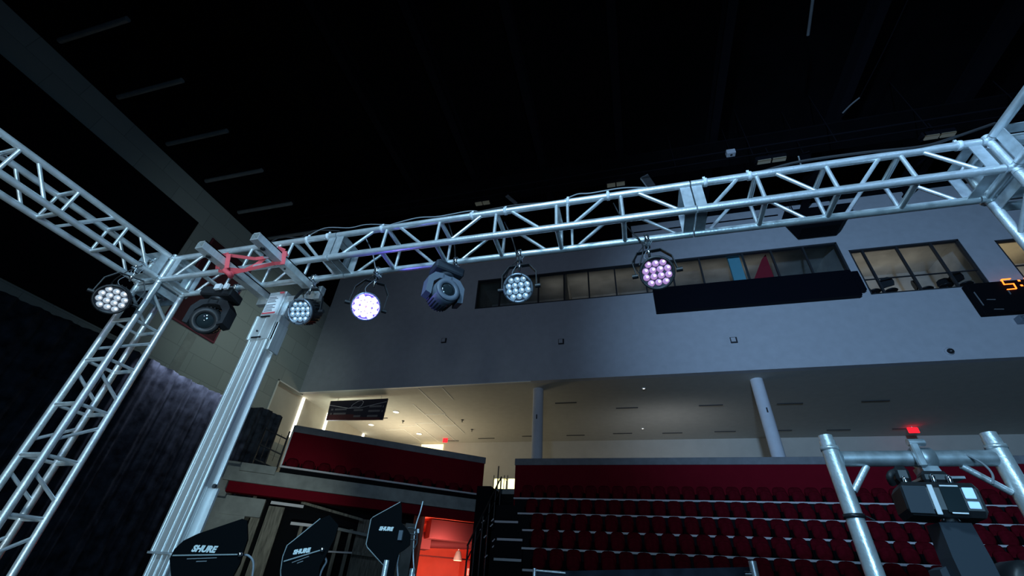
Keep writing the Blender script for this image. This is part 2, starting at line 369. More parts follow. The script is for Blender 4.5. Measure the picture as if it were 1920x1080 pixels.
# pleated black drape
dr = MB(); n = 420; y0, y1 = -7.0, 16.4; top = []
vs = []
for i in range(n+1):
    y = y0+(y1-y0)*i/n; x = -15.5+.05*math.sin(y*9)+.03*math.sin(y*23.7+1); zt = 7.35+.012*(y-7)+.05*math.sin(y*.9)+(.18 if y > 14.6 else 0)*min(1, (y-14.6)/.5)
    for z in (0, 2.5, 5, zt): vs.append((x, y, z))
fs = [[i*4+k, (i+1)*4+k, (i+1)*4+k+1, i*4+k+1] for i in range(n) for k in range(3)]
dr.add(vs, fs, True); vs2 = [(p[0]-.03, p[1], p[2]) for p in vs]; dr.add(vs2, fs, True)
dr.add([vs[i*4+3] for i in range(n+1)]+[vs2[i*4+3] for i in range(n+1)], [[i, i+1, n+2+i, n+1+i] for i in range(n)])
tag(dr.build('stage_drape', 'drape'), 'tall black drape hung along the left side wall, its top lit grey', 'drape')

# ------------------------------------------------------------------ suite windows
def window(num, x0, x1, z0, z1, mull, transom=None):
    f = MB(); d = .07
    f.box(x0, YF+.02, z0, x1, YF+.16, z0+d); f.box(x0, YF+.02, z1-d, x1, YF+.16, z1)
    f.box(x0, YF+.02, z0, x0+d, YF+.16, z1); f.box(x1-d, YF+.02, z0, x1, YF+.16, z1)
    fr = tag(f.build('window_%d' % num, 'frame', at=((x0+x1)/2, YF, z0)), kind='structure')
    for x in mull: MB().box(x-.035, YF+.02, z0+d, x+.035, YF+.14, z1-d).build('mullion', 'frame', fr)
    if transom:
        MB().box(x0, YF+.04, transom-.02, x1, YF+.10, transom+.02).build('transom', 'frame', fr)
    MB().box(x0+d, YF+.08, z0+d, x1-d, YF+.09, z1-d).build('pane', 'glass', fr)
def xat(px, py): return hit(px, py, (0, YF, 0), (0, 1, 0)).x
window(1, -7.45, 10.3, 14.02, 15.95, [xat(939, 525), xat(1010, 512), xat(1057, 508), xat(1102, 503), xat(1151, 498), xat(1206, 495), xat(1257, 490), xat(1310, 484), xat(1391, 475), xat(1445, 470), xat(1505, 463)])
window(2, 10.6, 14.8, 12.9, 15.4, [xat(1622, 478), xat(1685, 469), xat(1748, 460)], 13.72)
window(3, 15.95, 20, 13.0, 15.12, [18.0], 13.75)
rm = MB()
rm.box(-7.6, 18.6, 13.7, 10.4, 21.6, 13.8).box(-7.6, 18.6, 16.4, 10.4, 21.6, 16.5).box(-7.6, 21.5, 13.8, 10.4, 21.6, 16.4).box(-7.7, 18.6, 13.7, -7.6, 21.6, 16.5).box(10.4, 18.6, 12.6, 10.5, 21.6, 16.5)
for x in (-2.6, 2.3): rm.box(x-.05, 18.6, 13.8, x+.05, 21.5, 16.4)
rm.box(10.5, 18.6, 12.6, 20, 21.6, 12.92).box(10.5, 18.6, 16.0, 20, 21.6, 16.1).box(10.5, 21.5, 12.7, 20, 21.6, 16.0).box(15.3, 18.6, 12.7, 15.4, 21.5, 16)
struct('suite_room', rm, 'suite_in')
p1 = xat(1368, 478); p2 = xat(1390, 475)
tag(MB().box(p1, 18.75, 13.81, p2, 18.9, 16.39).build('partition', 'teal'), 'pale teal partition behind the suite glass above the black ribbon board', 'partition')
x3 = xat(1447, 475)
tag(MB().prism([(x3-1.4, 19.0, 13.81), (x3, 19.0, 13.81), (x3, 19.0, 16.2), (x3-.25, 19.0, 15.9)], (0, .06, 0)).build('red_flag', 'red_panel'), 'red triangular flag seen through the suite window beside the teal partition', 'flag')
def stool(x, y, rz, z, label):
    t = thing('office_chair', label, 'chair', (x, y, z), 'dark chairs behind the right suite window')
    T = Matrix.Translation((x, y, z)) @ Matrix.Rotation(rz, 4, 'Z')
    b = MB(T); b.lathe((0, 0, .42), (0, 0, 1), [(0, 0), (.22, .01), (.25, .04), (.22, .08), (0, .09)], 20); b.build('seat', 'black_plastic', t)
    b = MB(T)
    pts = [(-.20, .24, .56), (.20, .24, .56), (.25, .26, .72), (.22, .28, .92), (.10, .29, 1.0), (-.10, .29, 1.0), (-.22, .28, .92), (-.25, .26, .72)]
    b.prism(pts, (0, .05, 0)).build('backrest', 'black_plastic', t)
    MB(T).tube((0, 0, .08), (0, 0, .43), .03).build('column', 'black_metal', t)
    b = MB(T)
    for k in range(5): a = k*math.tau/5; b.bar((0, 0, .09), (.28*math.cos(a), .28*math.sin(a), .05), .04, .03)
    b.build('base', 'black_metal', t)
for i, (x, y, rz, lb) in enumerate(((11.1, 18.95, .4, 'dark chair behind suite glass nearest the black ribbon board'), (11.75, 19.0, 2.6, 'dark chair turned away behind the left panes of the right suite window'),
        (13.1, 19.1, 1.2, 'small dark chair behind the third pane of the right suite window'), (13.75, 18.95, -.6, 'largest dark chair behind the right suite window, over a mullion'), (14.45, 18.97, 2.0, 'dark chair behind suite glass nearest the scoreboard corner'))):
    stool(x, y-.08, rz, 12.92, lb)

# ------------------------------------------------------------------ boards on the far wall
def px_on(px, py, y): return hit(px, py, (0, y, 0), (0, 1, 0))
t = thing('ribbon_board', 'long black ribbon board fixed below the suite windows', 'display board', (6.05, YF-.15, 12.75))
MB().box(1.78, YF-.28, 12.76, 10.15, YF-.005, 14.12, .02).build('cabinet', 'screen', t)
MB().box(10.15, YF-.28, 13.0, 10.40, YF-.005, 14.02, .02).build('end_cap', 'screen', t)
t = thing('scoreboard', 'black scoreboard with glowing orange digits at the right edge', 'scoreboard', (16.5, YF-.2, 11.4))
MB().box(13.75, YF-.30, 11.45, 19.2, YF-.005, 12.86, .02).build('cabinet', 'black', t)
sb = YF-.31
dg = MB()
def seg7(x, z, wd, h, segs, s=.04, sl=.10):
    P = {'a': ((0, h), (wd, h)), 'g': ((0, h/2), (wd, h/2)), 'd': ((0, 0), (wd, 0)), 'f': ((0, h/2), (0, h)), 'b': ((wd, h/2), (wd, h)), 'e': ((0, 0), (0, h/2)), 'c': ((wd, 0), (wd, h/2))}
    for q in segs:
        (a0, b0), (a1, b1) = P[q]
        dg.bar((x+a0+sl*b0, sb, z+b0), (x+a1+sl*b1, sb, z+b1), .02, s, (0, 1, 0) if q not in 'x' else (0, 0, 1))
c = px_on(1888, 543, sb)
seg7(c.x, c.z, .30, .48, 'afgcd', .07); dg.box(c.x+.50, sb-.01, c.z+.10, c.x+.57, sb, c.z+.17).box(c.x+.53, sb-.01, c.z+.33, c.x+.60, sb, c.z+.40)
seg7(c.x+.75, c.z, .30, .48, 'abcdef', .07)
dg.build('digits', 'digit', t, label='glowing orange digits')
b = MB()
for (xa, ya, xb, yb) in ((1826, 548, 1844, 573), (1850, 562, 1866, 562), (1864, 580, 1882, 580), (1890, 545, 1895, 552)):
    A = px_on(xa, ya, sb); B = px_on(xb, yb, sb); b.bar(A, B, .02, .06, (0, 1, 0))
b.build('markings', 'cap', t)
t = thing('hanging_speaker', 'black loudspeaker cabinet hung below the ceiling before the far wall', 'loudspeaker', (9.8, 17.7, 16.4))
MB().prism([(8.35, 17.4, 17.5), (8.75, 17.4, 16.25), (10.35, 17.4, 16.25), (11.3, 17.4, 17.5)], (0, .7, 0)).build('cabinet', 'black', t)
for x in (8.9, 10.7): MB().tube((x, 17.8, 17.5), (x, 17.8, 20), .02, 6).build('hanger', 'black', t)
for i, (px, py, lb) in enumerate(((832, 638, 'small square wall box left on the far wall, below the first suite pane'), (1052, 640, 'small square wall box on the far wall between the two middle lamps'), (1376, 637, 'small square wall box under the black ribbon board'))):
    p = px_on(px, py, YF-.06); t = thing('wall_box', lb, 'wall box', (p.x, YF-.06, p.z-.14), 'square boxes on the far wall')
    MB().box(p.x-.14, YF-.06, p.z-.14, p.x+.14, YF-.001, p.z+.14, .01).build('housing', 'frame', t)
    MB().box(p.x-.11, YF-.075, p.z-.09, p.x+.07, YF-.055, p.z+.11).build('cover', 'wall_far', t)
p = px_on(1782, 657, YF-.1); t = thing('security_camera', 'small dome camera on the far wall below the scoreboard', 'camera', (p.x, YF-.1, p.z-.1))
MB().lathe((p.x, YF-.001, p.z), (0, -1, 0), [(.15, 0), (.15, .05), (.12, .07), (0, .07)], 20).build('mount', 'wall_far', t)
MB().lathe((p.x, YF-.07, p.z-.02), (0, -1, -.4), [(.11, 0), (.10, .06), (.06, .11), (0, .13)], 20).build('dome', 'black_plastic', t)
p = px_on(1912, 600, YF-.1); tag(MB().box(p.x-.1, YF-.3, p.z-.14, p.x+.25, YF-.005, p.z+.12, .02).tube((p.x, YF-.3, p.z), (p.x-.05, YF-.5, p.z-.05), .06).build('wall_speaker', 'bezel'), 'small grey device on the wall under the scoreboard', 'wall device')

# ------------------------------------------------------------------ concourse furniture
for i, (x, lb) in enumerate(((-4.06, 'pale round column, the left one behind the seats'), (5.52, 'pale round column, the right one behind the seats'))):
    t = thing('column', lb, 'column', (x, 19.35, 5.2), 'round concourse columns')
    MB().tube((x, 19.35, 5.2), (x, 19.35, 9.72), .25, 36).build('shaft', 'column', t)
    MB().box(x-.02, 19.07, 8.2, x+.03, 19.11, 8.4).build('wall_bracket', 'frame', t)
for i, (y, z0, lb) in enumerate(((19.06, 7.6, 'tall lit white strip on the concourse wall, nearest the opening edge'), (21.4, 8.0, 'lit white strip on the concourse wall below the hanging sign'), (25.4, 8.6, 'farthest short lit strip on the concourse wall'))):
    tag(MB().box(XW-.30, y-.07, z0, XW-.24, y+.07, 9.68).build('light_strip', 'led_strip'), lb, 'light', 'lit strips on the concourse wall')
t = thing('hanging_sign', 'navy and red sign with a white line drawing hung from the concourse ceiling', 'sign', (-13.8, 19.3, 8.45))
A, B, Cc, D = (hit(px, py, (0, 19.3, 0), (0, 1, 0)) for px, py in ((620, 752), (727, 747), (717, 787), (611, 788)))
def sgn(u, v, off=0):   # u 0..1 across, v 0..1 down
    q = (A*(1-u)+B*u)*(1-v)+(D*(1-u)+Cc*u)*v; return q+Vector((0, -off, 0))
MB().prism([sgn(0, 0), sgn(1, 0), sgn(1, 1), sgn(0, 1)], (0, .08, 0)).build('panel', 'navy', t)
MB().prism([sgn(0, .72, .004), sgn(.45, .72, .004), sgn(.62, .86, .004), sgn(.95, .9, .004), sgn(.95, 1, .004), sgn(0, 1, .004)], (0, .003, 0)).build('red_field', 'sign_red', t)
b = MB()
for u0, u1, v in ((.05, .09, .46), (.12, .33, .46), (.05, .08, .68), (.11, .33, .68), (.46, .62, .52), (.48, .60, .82), (.72, .93, .36), (.72, .92, .58), (.95, .97, .38), (.95, .97, .60), (.72, .90, .82)):
    MB().prism([sgn(u0, v-.045, .01), sgn(u1, v-.045, .01), sgn(u1, v+.045, .01), sgn(u0, v+.045, .01)], (0, .003, 0)).build('text_bar', 'sign_grey', t)
b = MB(); pts = [sgn(0, .22, .015), sgn(.36, .42, .015), sgn(.55, .42, .015), sgn(1, .16, .015)]; b.path(pts, .012, 6)
b.path([sgn(.40, .34, .015), sgn(.42, .24, .015), sgn(.50, .08, .015), sgn(.56, .04, .015), sgn(.60, .12, .015), sgn(.58, .30, .015), sgn(.54, .38, .015)], .014, 6)
b.path([sgn(.36+.2*k/10, .42-.06*math.sin(math.pi*k/10), .015) for k in range(11)], .01, 6)
b.build('line_drawing', 'sign_line', t)
for u in (.12, .88): q = sgn(u, 0); MB().tube((q.x, q.y+.04, q.z), (q.x, q.y+.04, 9.9), .012, 6).build('hanger', 'white', t)
for i, (px, py, lb) in enumerate(((742.7, 772, 'lit ceiling spot right of the hanging sign'), (696, 796, 'lit ceiling spot below the hanging sign'), (786, 813, 'lit ceiling spot nearest the red exit light on the left'), (1205, 803, 'tiny lit ceiling spot far behind the middle seats'), (1207, 728, 'tiny lit ceiling spot close to the soffit edge'))):
    p = hit(px, py, (0, 0, 9.72), (0, 0, 1)); r = .16 if i < 3 else .05
    t = thing('downlight', lb, 'ceiling light', (p.x, p.y, 9.68), 'concourse downlights')
    MB().ring((p.x, p.y, 9.69), (0, 0, 1), r, r+.04, .028, 20).build('rim', 'white', t)
    MB().tube((p.x, p.y, 9.70), (p.x, p.y, 9.718), r, 20).build('lamp_disc', 'lit_dot', t)
for i, (px, py, lb) in enumerate(((756, 789, 'dark sprinkler in the concourse ceiling near the hanging sign'), (867, 787, 'dark sprinkler in the concourse ceiling left of the first column'), (885, 805, 'dark sprinkler in the ceiling nearest the first column'))):
    p = hit(px, py, (0, 0, 9.72), (0, 0, 1))
    tag(MB().lathe((p.x, p.y, 9.718), (0, 0, -1), [(.09, 0), (.07, .03), (.02, .04), (.02, .12), (.05, .13), (0, .14)], 12).build('sprinkler', 'slot'), lb, 'sprinkler', 'concourse sprinklers')
for px, py, yy, r, lb in ((835, 826, 26.8, .17, 'glowing red exit light under the concourse ceiling on the left'), (1712, 807, 26.2, .24, 'glowing red exit light under the concourse ceiling on the right')):
    p = px_on(px, py, yy); t = thing('exit_light', lb, 'exit light', (p.x, yy, p.z-.2), 'red exit lights')
    MB().box(p.x-r, yy-.05, p.z-.14, p.x+r, yy, p.z+.14, .03).build('lit_panel', 'exit_red', t)
    MB().tube((p.x, yy-.02, p.z+.13), (p.x, yy-.02, 9.72), .02, 8).build('stem', 'white', t)
tag(MB().box(-13.9, 27.7, 9.25, -12.3, 27.79, 9.62).build('lit_sign', 'lit_warm'), 'warm lit sign panel at the back of the concourse, above the angled parapet', 'sign')
p = hit(925, 922, (0, 22, 0), (0, 1, 0)); q = hit(971, 897, (0, 22, 0), (0, 1, 0)); m_ = (p.x+q.x)/2
for i, (x0, x1, lb) in enumerate(((p.x, p.x+.50, 'left glowing yellow display case at the top of the aisle'), (q.x-.50, q.x, 'right glowing yellow display case beside the red parapet'))):
    t = thing('display_case', lb, 'display case', ((x0+x1)/2, 22.2, 5.2), 'glowing cases at the top of the aisle')
    MB().box(x0, 22, 5.7, x1, 22.4, 6.22, .02).build('lit_box', 'lit_yellow', t)
    MB().box(x0-.03, 21.97, 5.2, x1+.03, 22.43, 5.7).build('base', 'frame', t)
    for x in (x0-.02, x1+.02): MB().box(x-.015, 21.97, 5.7, x+.015, 22.0, 6.40).build('post', 'frame', t)
    MB().box(x0-.03, 21.97, 6.24, x1+.03, 22.43, 6.28).build('top', 'white', t)
tag(MB().box(-6.42, 21.4, 5.2, -6.37, 21.45, 6.7).build('queue_post', 'frame'), 'thin dark post standing before the left glowing case', 'post')

# ------------------------------------------------------------------ far seating bowl
Y0, TR = 15.4, .85
slope = {-2: .0235, -1: .0430, 0: .0800, 1: .1125, 2: .1434, 3: .1728}
def rowz(n): return 1.6+slope[n]*(Y0+TR*n)
rx0 = {-2: -3.1, -1: -3.3, 0: -3.55, 1: -3.75, 2: -4.15, 3: -4.55}
for n in range(-2, 4):
    y = Y0+TR*n; z = rowz(n); x1 = 14
    names = {3: 'top', 2: 'second highest', 1: 'third highest', 0: 'fourth highest', -1: 'fifth highest', -2: 'lowest visible'}
    t = thing('seating_platform', '%s dark seating platform with a white front nosing' % names[n], 'platform', (5, y, 0), 'stepped platforms of the far seats')
    MB().box(rx0[n]-.05, y, 0, x1, y+TR-.002 if n < 3 else 18.78, z-.06).build('step', 'plat', t)
    b = MB().box(rx0[n]-.1, y-.05, z-.06, x1, y+.02, z-.005)
    b.box(rx0[n]-.05, y+.02, z-.06, x1, y+TR-.06, z-.03).build('nosing', 'nosing', t, label='white nosing strip')
# one tip-up seat, then copies
def make_seat(x, y, z, label, group):
    t = thing('folding_seat', label, 'seat', (x, y, z), group)
    T = Matrix.Translation((x, y, z))
    def shell(wd, h, z0, y0, th, tilt, rnd, name, m, n=20):
        b = MB(T); front = []; back = []
        for i in range(n):
            a = 2*math.pi*i/n; c, s_ = math.cos(a), math.sin(a)
            u = math.copysign(abs(c)**rnd, c)*wd/2; v = math.copysign(abs(s_)**rnd, s_)*h/2
            front.append((u, v)); 
        def P(u, v, k): return (u, y0+tilt*(v+h/2)+k, z0+h/2+v)
        vs = [P(u*.82, v*.82, -th*.5) for u, v in front]+[P(u, v, -th*.15) for u, v in front]+[P(u, v, th*.4) for u, v in front]+[P(0, 0, -th*.62)]
        fs = [[i+k*n, (i+1)%n+k*n, (i+1)%n+(k+1)*n, i+(k+1)*n] for k in (0, 1) for i in range(n)]
        fs += [[3*n, i, (i+1)%n] for i in range(n)]; b.add(vs, fs, True); b.add(vs, [list(range(2*n, 3*n))])
        b.build(name, m, t)
    shell(.44, .52, .10, .30, .08, .12, .55, 'backrest', 'seat')
    shell(.40, .40, .05, .13, .09, .06, .70, 'seat', 'seat')
    for s_ in (-1, 1): MB(T).box(s_*.235-.015, .10, 0, s_*.235+.015, .34, .30).build('bracket', 'seat_black', t)
    return t
grp = 'red folding seats of the far stand'
seat0 = None
rown = {3: 'top row', 2: 'second row down', 1: 'third row down', 0: 'fourth row down', -1: 'fifth row down'}
for n in (3, 2, 1, 0, -1):
    y = Y0+TR*n; z = rowz(n)-.03; k = 0; x = rx0[n]+.28; lim = .66*y
    while x < lim and k < 33:
        lb = 'empty dark red folding seat in the %s, %s from the aisle' % (rown[n], ordn(k))
        if seat0 is None: seat0 = make_seat(x, y+.32, z, lb, grp)
        else: clone(seat0, (x, y+.32, z), lb, grp)
        x += .515; k += 1
# parapet behind the top row
t = thing('parapet', 'long dark red parapet with a grey coping behind the straight seats', 'parapet', (5, 18.9, 4.6))
MB().box(-4.87, 18.8, 0, 14.5, 19.0, 6.11).build('red_panel', 'red_wall', t)
MB().box(-4.90, 18.77, 6.11, 14.5, 19.05, 6.38, .01).build('coping', 'cap', t)
# stair aisle
t = thing('aisle_stair', 'dark aisle stair with white step nosings left of the straight seats', 'stairs', (-4.3, 16, 0))
b = MB(); nz = []
steps = [hit(955, 978, (0, 17.3, 0), (0, 1, 0)), hit(962, 1011, (0, 16.4, 0), (0, 1, 0)), hit(969, 1049, (0, 15.5, 0), (0, 1, 0))]
for i, (py, yy) in enumerate(((946, 18.2), (978, 17.3), (1011, 16.4), (1049, 15.5), (1090, 14.6))):
    q = hit(958, py, (0, yy, 0), (0, 1, 0)); xa, xb = rx0[min(3, max(-2, int(round((yy-Y0)/TR))))]-1.02, rx0[min(3, max(-2, int(round((yy-Y0)/TR))))]-.12
    b.box(xa-.1, yy, 0, xb+.02, yy+.9, q.z-.03)
    if i in (1, 2, 3): MB().box(xa, yy-.03, q.z-.05, xb, yy+.02, q.z+.02).build('nosing', 'nosing', t)
b.build('steps', 'plat', t)
t = thing('aisle_railing', 'black metal railing beside the aisle stair', 'railing', (-5.6, 17, 2))
b = MB()
rr = [hit(px, py, (0, 17.0, 0), (0, 1, 0)) for px, py in ((912, 905), (925, 1080))]
for k in range(6):
    yy = 18.4-.6*k; zb = 4.6-.55*k
    b.tube((-5.35-.02*k, yy, 0), (-5.35-.02*k, yy, zb+.95), .03, 8)
b.build('post', 'black_plastic', t)
MB().path([(-5.35, 18.4, 5.55), (-5.4, 16.9, 4.2), (-5.47, 15.4, 2.8)], .03).path([(-5.35, 18.4, 5.1), (-5.4, 16.9, 3.75), (-5.47, 15.4, 2.35)], .02).build('rail', 'black_plastic', t)
for k, (px, py) in enumerate(((905, 978), (902, 992), (923, 975), (921, 985), (925, 1013), (925, 1024), (909, 1006), (911, 1043))):
    a_ = hit(px-2, py+2.5, (0, 16.6, 0), (0, 1, 0)); b_ = hit(px+3, py-2.5, (0, 16.6, 0), (0, 1, 0))
    MB().tube(a_, b_, .022, 6).build('bracket', 'nosing', t)
# dark pier between the vomitory and the aisle
tag(MB().box(-6.02, 17.4, 0, -5.45, 18.9, 5.0).build('pier', 'black'), 'black pier between the red lit opening and the aisle stair', 'pier')

# ------------------------------------------------------------------ angled corner section
PA = Vector((-12.3, 13.8, 0)); PB = Vector((-6.2, 18.6, 0)); ad = (PB-PA).normalized(); an = Vector((ad.y, -ad.x, 0))  # towards the stage
def ang(s_, off, z): return PA+ad*s_+an*off+Vector((0, 0, z))
L = (PB-PA).length
def abox(mb, s0, s1, o0, o1, z0, z1):
    p = [ang(s0, o0, z0), ang(s1, o0, z0), ang(s1, o1, z0), ang(s0, o1, z0)]
    return mb.prism(p, (0, 0, z1-z0))
t = thing('angled_parapet', 'dark red angled parapet with a grey coping at the corner of the stand', 'parapet', ang(L/2, 0, 4.6))
abox(MB(), 0, L, -.2, 0, 4.6, 6.13).build('red_panel', 'red_wall', t)
abox(MB(), -.05, L+.03, -.28, .03, 6.13, 6.38).build('coping', 'cap', t)
abox(MB(), -.06, 0, -.1, .03, 4.86, 6.13).build('end_trim', 'white', t, label='bright white edge strip')
t = thing('corner_slab', 'grey fascia slab carrying the angled corner seats', 'slab', ang(L/2, .5, 4.2))
abox(MB(), -1.6, L, .30, .42, 4.18, 4.62).build('fascia', 'concrete', t)
abox(MB(), -.2, L, -.2, .30, 4.20, 4.60).build('deck', 'plat', t)
abox(MB(), 0, L, .28, .36, 4.80, 4.86).build('nosing', 'nosing', t, label='white nosing strip')
abox(MB(), 0, L, .10, .28, 4.6, 4.80).build('riser', 'black', t)
abox(MB(), -1.2, -.1, .2, .55, 4.5, 4.75).build('bracket', 'concrete', t)
seatlabels = ['beside the bright white edge strip', 'second from the bright white edge strip', 'third from the bright white edge strip', 'fourth from the bright white edge strip', 'fifth from the bright white edge strip', 'sixth from the bright white edge strip', 'seventh from the bright white edge strip', 'eighth, in the shaded half', 'ninth, in the shaded half', 'tenth, in the shaded half', 'eleventh, in the shaded half', 'twelfth, in the shaded half', 'thirteenth, nearest the black pier']
rz = math.atan2(ad.y, ad.x)
for k in range(13):
    p = ang(.32+.56*k, .30, 4.72)
    r = clone(seat0, p, 'dark red folding seat on the angled corner section, ' + seatlabels[k], 'red folding seats of the corner section'); r.rotation_euler = (0, 0, rz)
# railing and pieces at the far left end
t = thing('end_railing', 'black mesh railing at the left end of the corner section', 'railing', ang(-.6, .1, 4.6))
b = MB()
for s_ in (-.95, -.55, -.12): b.tube(ang(s_, .1, 4.75), ang(s_, .1, 6.1), .03, 8)
for z in (5.0, 5.5, 6.05): b.tube(ang(-.97, .1, z), ang(-.1, .1, z-.25), .025, 8)
b.build('frame', 'black_plastic', t)
b = MB()
for k in range(5): b.tube(ang(-.95+.2*k, .1, 5.0), ang(-.95+.2*k, .1, 5.95), .008, 6)
b.build('mesh_infill', 'black_plastic', t)
# maroon recess and retracted platforms under the corner section
t = thing('retracted_stand', 'folded seating stand with dull horizontal rails under the corner slab', 'retracted seating', ang(2.5, -.2, 0))
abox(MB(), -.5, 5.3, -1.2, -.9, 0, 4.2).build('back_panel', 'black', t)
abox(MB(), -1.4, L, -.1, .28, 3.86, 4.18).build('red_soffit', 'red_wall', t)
for i, (pa, pb, hh, m) in enumerate((((508, 942), (569, 950), .09, 'nosing'), ((545, 981), (590, 986), .09, 'nosing'), ((565, 942), (680, 975), .08, 'wood'), ((612, 987), (700, 1006), .09, 'concrete'), ((610, 1034), (668, 1037), .05, 'nosing'), ((660, 1036), (705, 1043), .09, 'wood'))):
    A_ = hit(*pa, ang(0, .1-.25*(i > 1), 0), an); B_ = hit(*pb, ang(0, .1-.25*(i > 1), 0), an)
    MB().bar(A_, B_, .06, hh).build('rail', m, t)
for s_ in (1.2, 1.45, 1.75, 2.1, 2.5, 2.9):
    abox(MB(), s_, s_+.12, -.5, -.3, 0, 3.2).build('upright', 'wood', t)
for s0, s1, o0, m in ((3.2, 5.0, -.7, 'wood'), (4.9, 5.3, -.3, 'concrete')):
    abox(MB(), s0, s1, o0-.05, o0, 0, 3.6).build('side_board', m, t)
t = thing('concrete_pier', 'pale grey stepped concrete pier at the lower left of the stand', 'pier', ang(-.6, .2, 0))
abox(MB(), -1.6, -.55, -.2, .25, 0, 3.65).build('shaft', 'concrete', t)
abox(MB(), -1.3, -.1, -.15, .3, 3.2, 3.75).build('corbel', 'concrete', t)
abox(MB(), -.38, -.1, -.25, .1, 0, 3.2).build('board', 'wood', t)
abox(MB(), .05, .55, -.25, .1, 0, 3.6).build('board', 'wood', t)
t = thing('lower_pier', 'square grey pier behind the stand next to the drape edge', 'pier', ang(-1.6, -.6, 0))
abox(MB(), -2.6, -1.3, -.8, -.3, 0, 4.9).build('shaft', 'concrete', t)

# vomitory with the red lit room
vo0 = (hit(798, 965, PA, an)-PA).dot(ad); vo1 = (hit(903, 970, PA, an)-PA).dot(ad)
rm = MB(); zt = 3.95
abox(rm, vo0-.1, vo0, -5, 0, 0, zt); abox(rm, vo1+.9, vo1+1.0, -5, 0, 0, zt); abox(rm, vo0-.1, vo1+1.0, -5.1, -5, 0, zt)
abox(rm, vo0-.1, vo1+1.0, -5, 0, zt, zt+.1)
struct('red_room', rm, 'red_room')
t = thing('ceiling_duct', 'dark red duct under the ceiling of the red lit room', 'duct', ang(vo0+1, -2, 3.3))
abox(MB(), vo0+.5, vo1+.9, -1.7, -.9, 3.25, 3.9).build('main_duct', 'red_room_dark', t)
abox(MB(), vo0+.35, vo0+.8, -2.6, -1.7, 2.9, 3.5).build('elbow', 'red_room_dark', t)
MB().tube(ang(vo0+.9, -2.3, 3.15), ang(vo1+.9, -2.0, 3.25), .16, 14).build('round_duct', 'red_room_dark', t)
t = thing('sprinkler_pipe', 'thin dark rectangular run of pipe in the red lit room', 'pipe', ang(vo0+.8, -2.8, 2.9))
pz = lambda s_, z: ang(s_, -2.6, z)
b = MB(); b.path([pz(vo0+.25, 3.2), pz(vo0+.25, 2.72), pz(vo1+.8, 2.72)], .025); b.path([pz(vo0+.5, 2.78), pz(vo0+.5, 3.15), pz(vo1+.8, 3.15)], .025)
b.build('run', 'red_room_dark', t)
p = hit(858, 1050, PA-an*2.2, an)
t = thing('pendant_lamp', 'lit cone pendant lamp glowing in the red lit room', 'lamp', p)
MB().lathe(p+Vector((0, 0, -.02)), (0, 0, 1), [(.20, 0), (.17, .10), (.10, .32), (.04, .36), (0, .37)], 24).build('shade', 'concrete', t)
MB().tube(p+Vector((0, 0, -.03)), p+Vector((0, 0, -.02)), .17, 20).build('bulb', 'lit_warm', t)
MB().tube(p+Vector((0, 0, .35)), p+Vector((0, 0, .8)), .02, 8).build('stem', 'nosing', t)
p = hit(885, 1073, PA-an*2.6, an)
t = thing('exit_sign', 'small exit sign on the wall of the red lit room', 'sign', p)
T = Matrix(((ad.x, 0, an.x, p.x), (ad.y, 0, an.y, p.y), (0, 1, 0, p.z), (0, 0, 0, 1)))
MB(T).box(-.22, -.13, -.03, .22, .13, 0, .01).build('plate', 'white', t)
text('EXIT', 'lettering', 'exit_red', t, T @ Matrix.Translation((0, 0, .004)), .17)

# draped rail at the bottom edge of the view
t = thing('draped_rail', 'low rail covered in black cloth with silver end posts at the bottom edge', 'rail', (0, 6, 0))
A_ = hit(1006, 1066, (0, 6, 0), (0, 1, 0)); B_ = hit(1404, 1059, (0, 6, 0), (0, 1, 0))
MB().prism([(A_.x, 6, 0), (B_.x, 6, 0), (B_.x, 6, B_.z-.02), (A_.x, 6, A_.z-.03)], (0, .25, 0)).build('cloth', 'drape', t)
MB().tube((A_.x-.02, 5.98, 0), (A_.x-.02, 5.98, A_.z), .02).build('post', 'alu', t)
q = hit(1410, 1052, (0, 5.95, 0), (0, 1, 0)); MB().tube((q.x, 5.95, 0), (q.x, 5.95, q.z), .04).build('post', 'alu', t)
MB().tube((q.x-.1, 5.95, q.z-.12), (q.x+.0, 5.95, q.z-.12), .025).build('clamp', 'chrome', t)
MB().tube((A_.x, 5.98, A_.z-.02), (A_.x+.35, 5.98, A_.z-.03), .012).build('rail', 'alu', t)

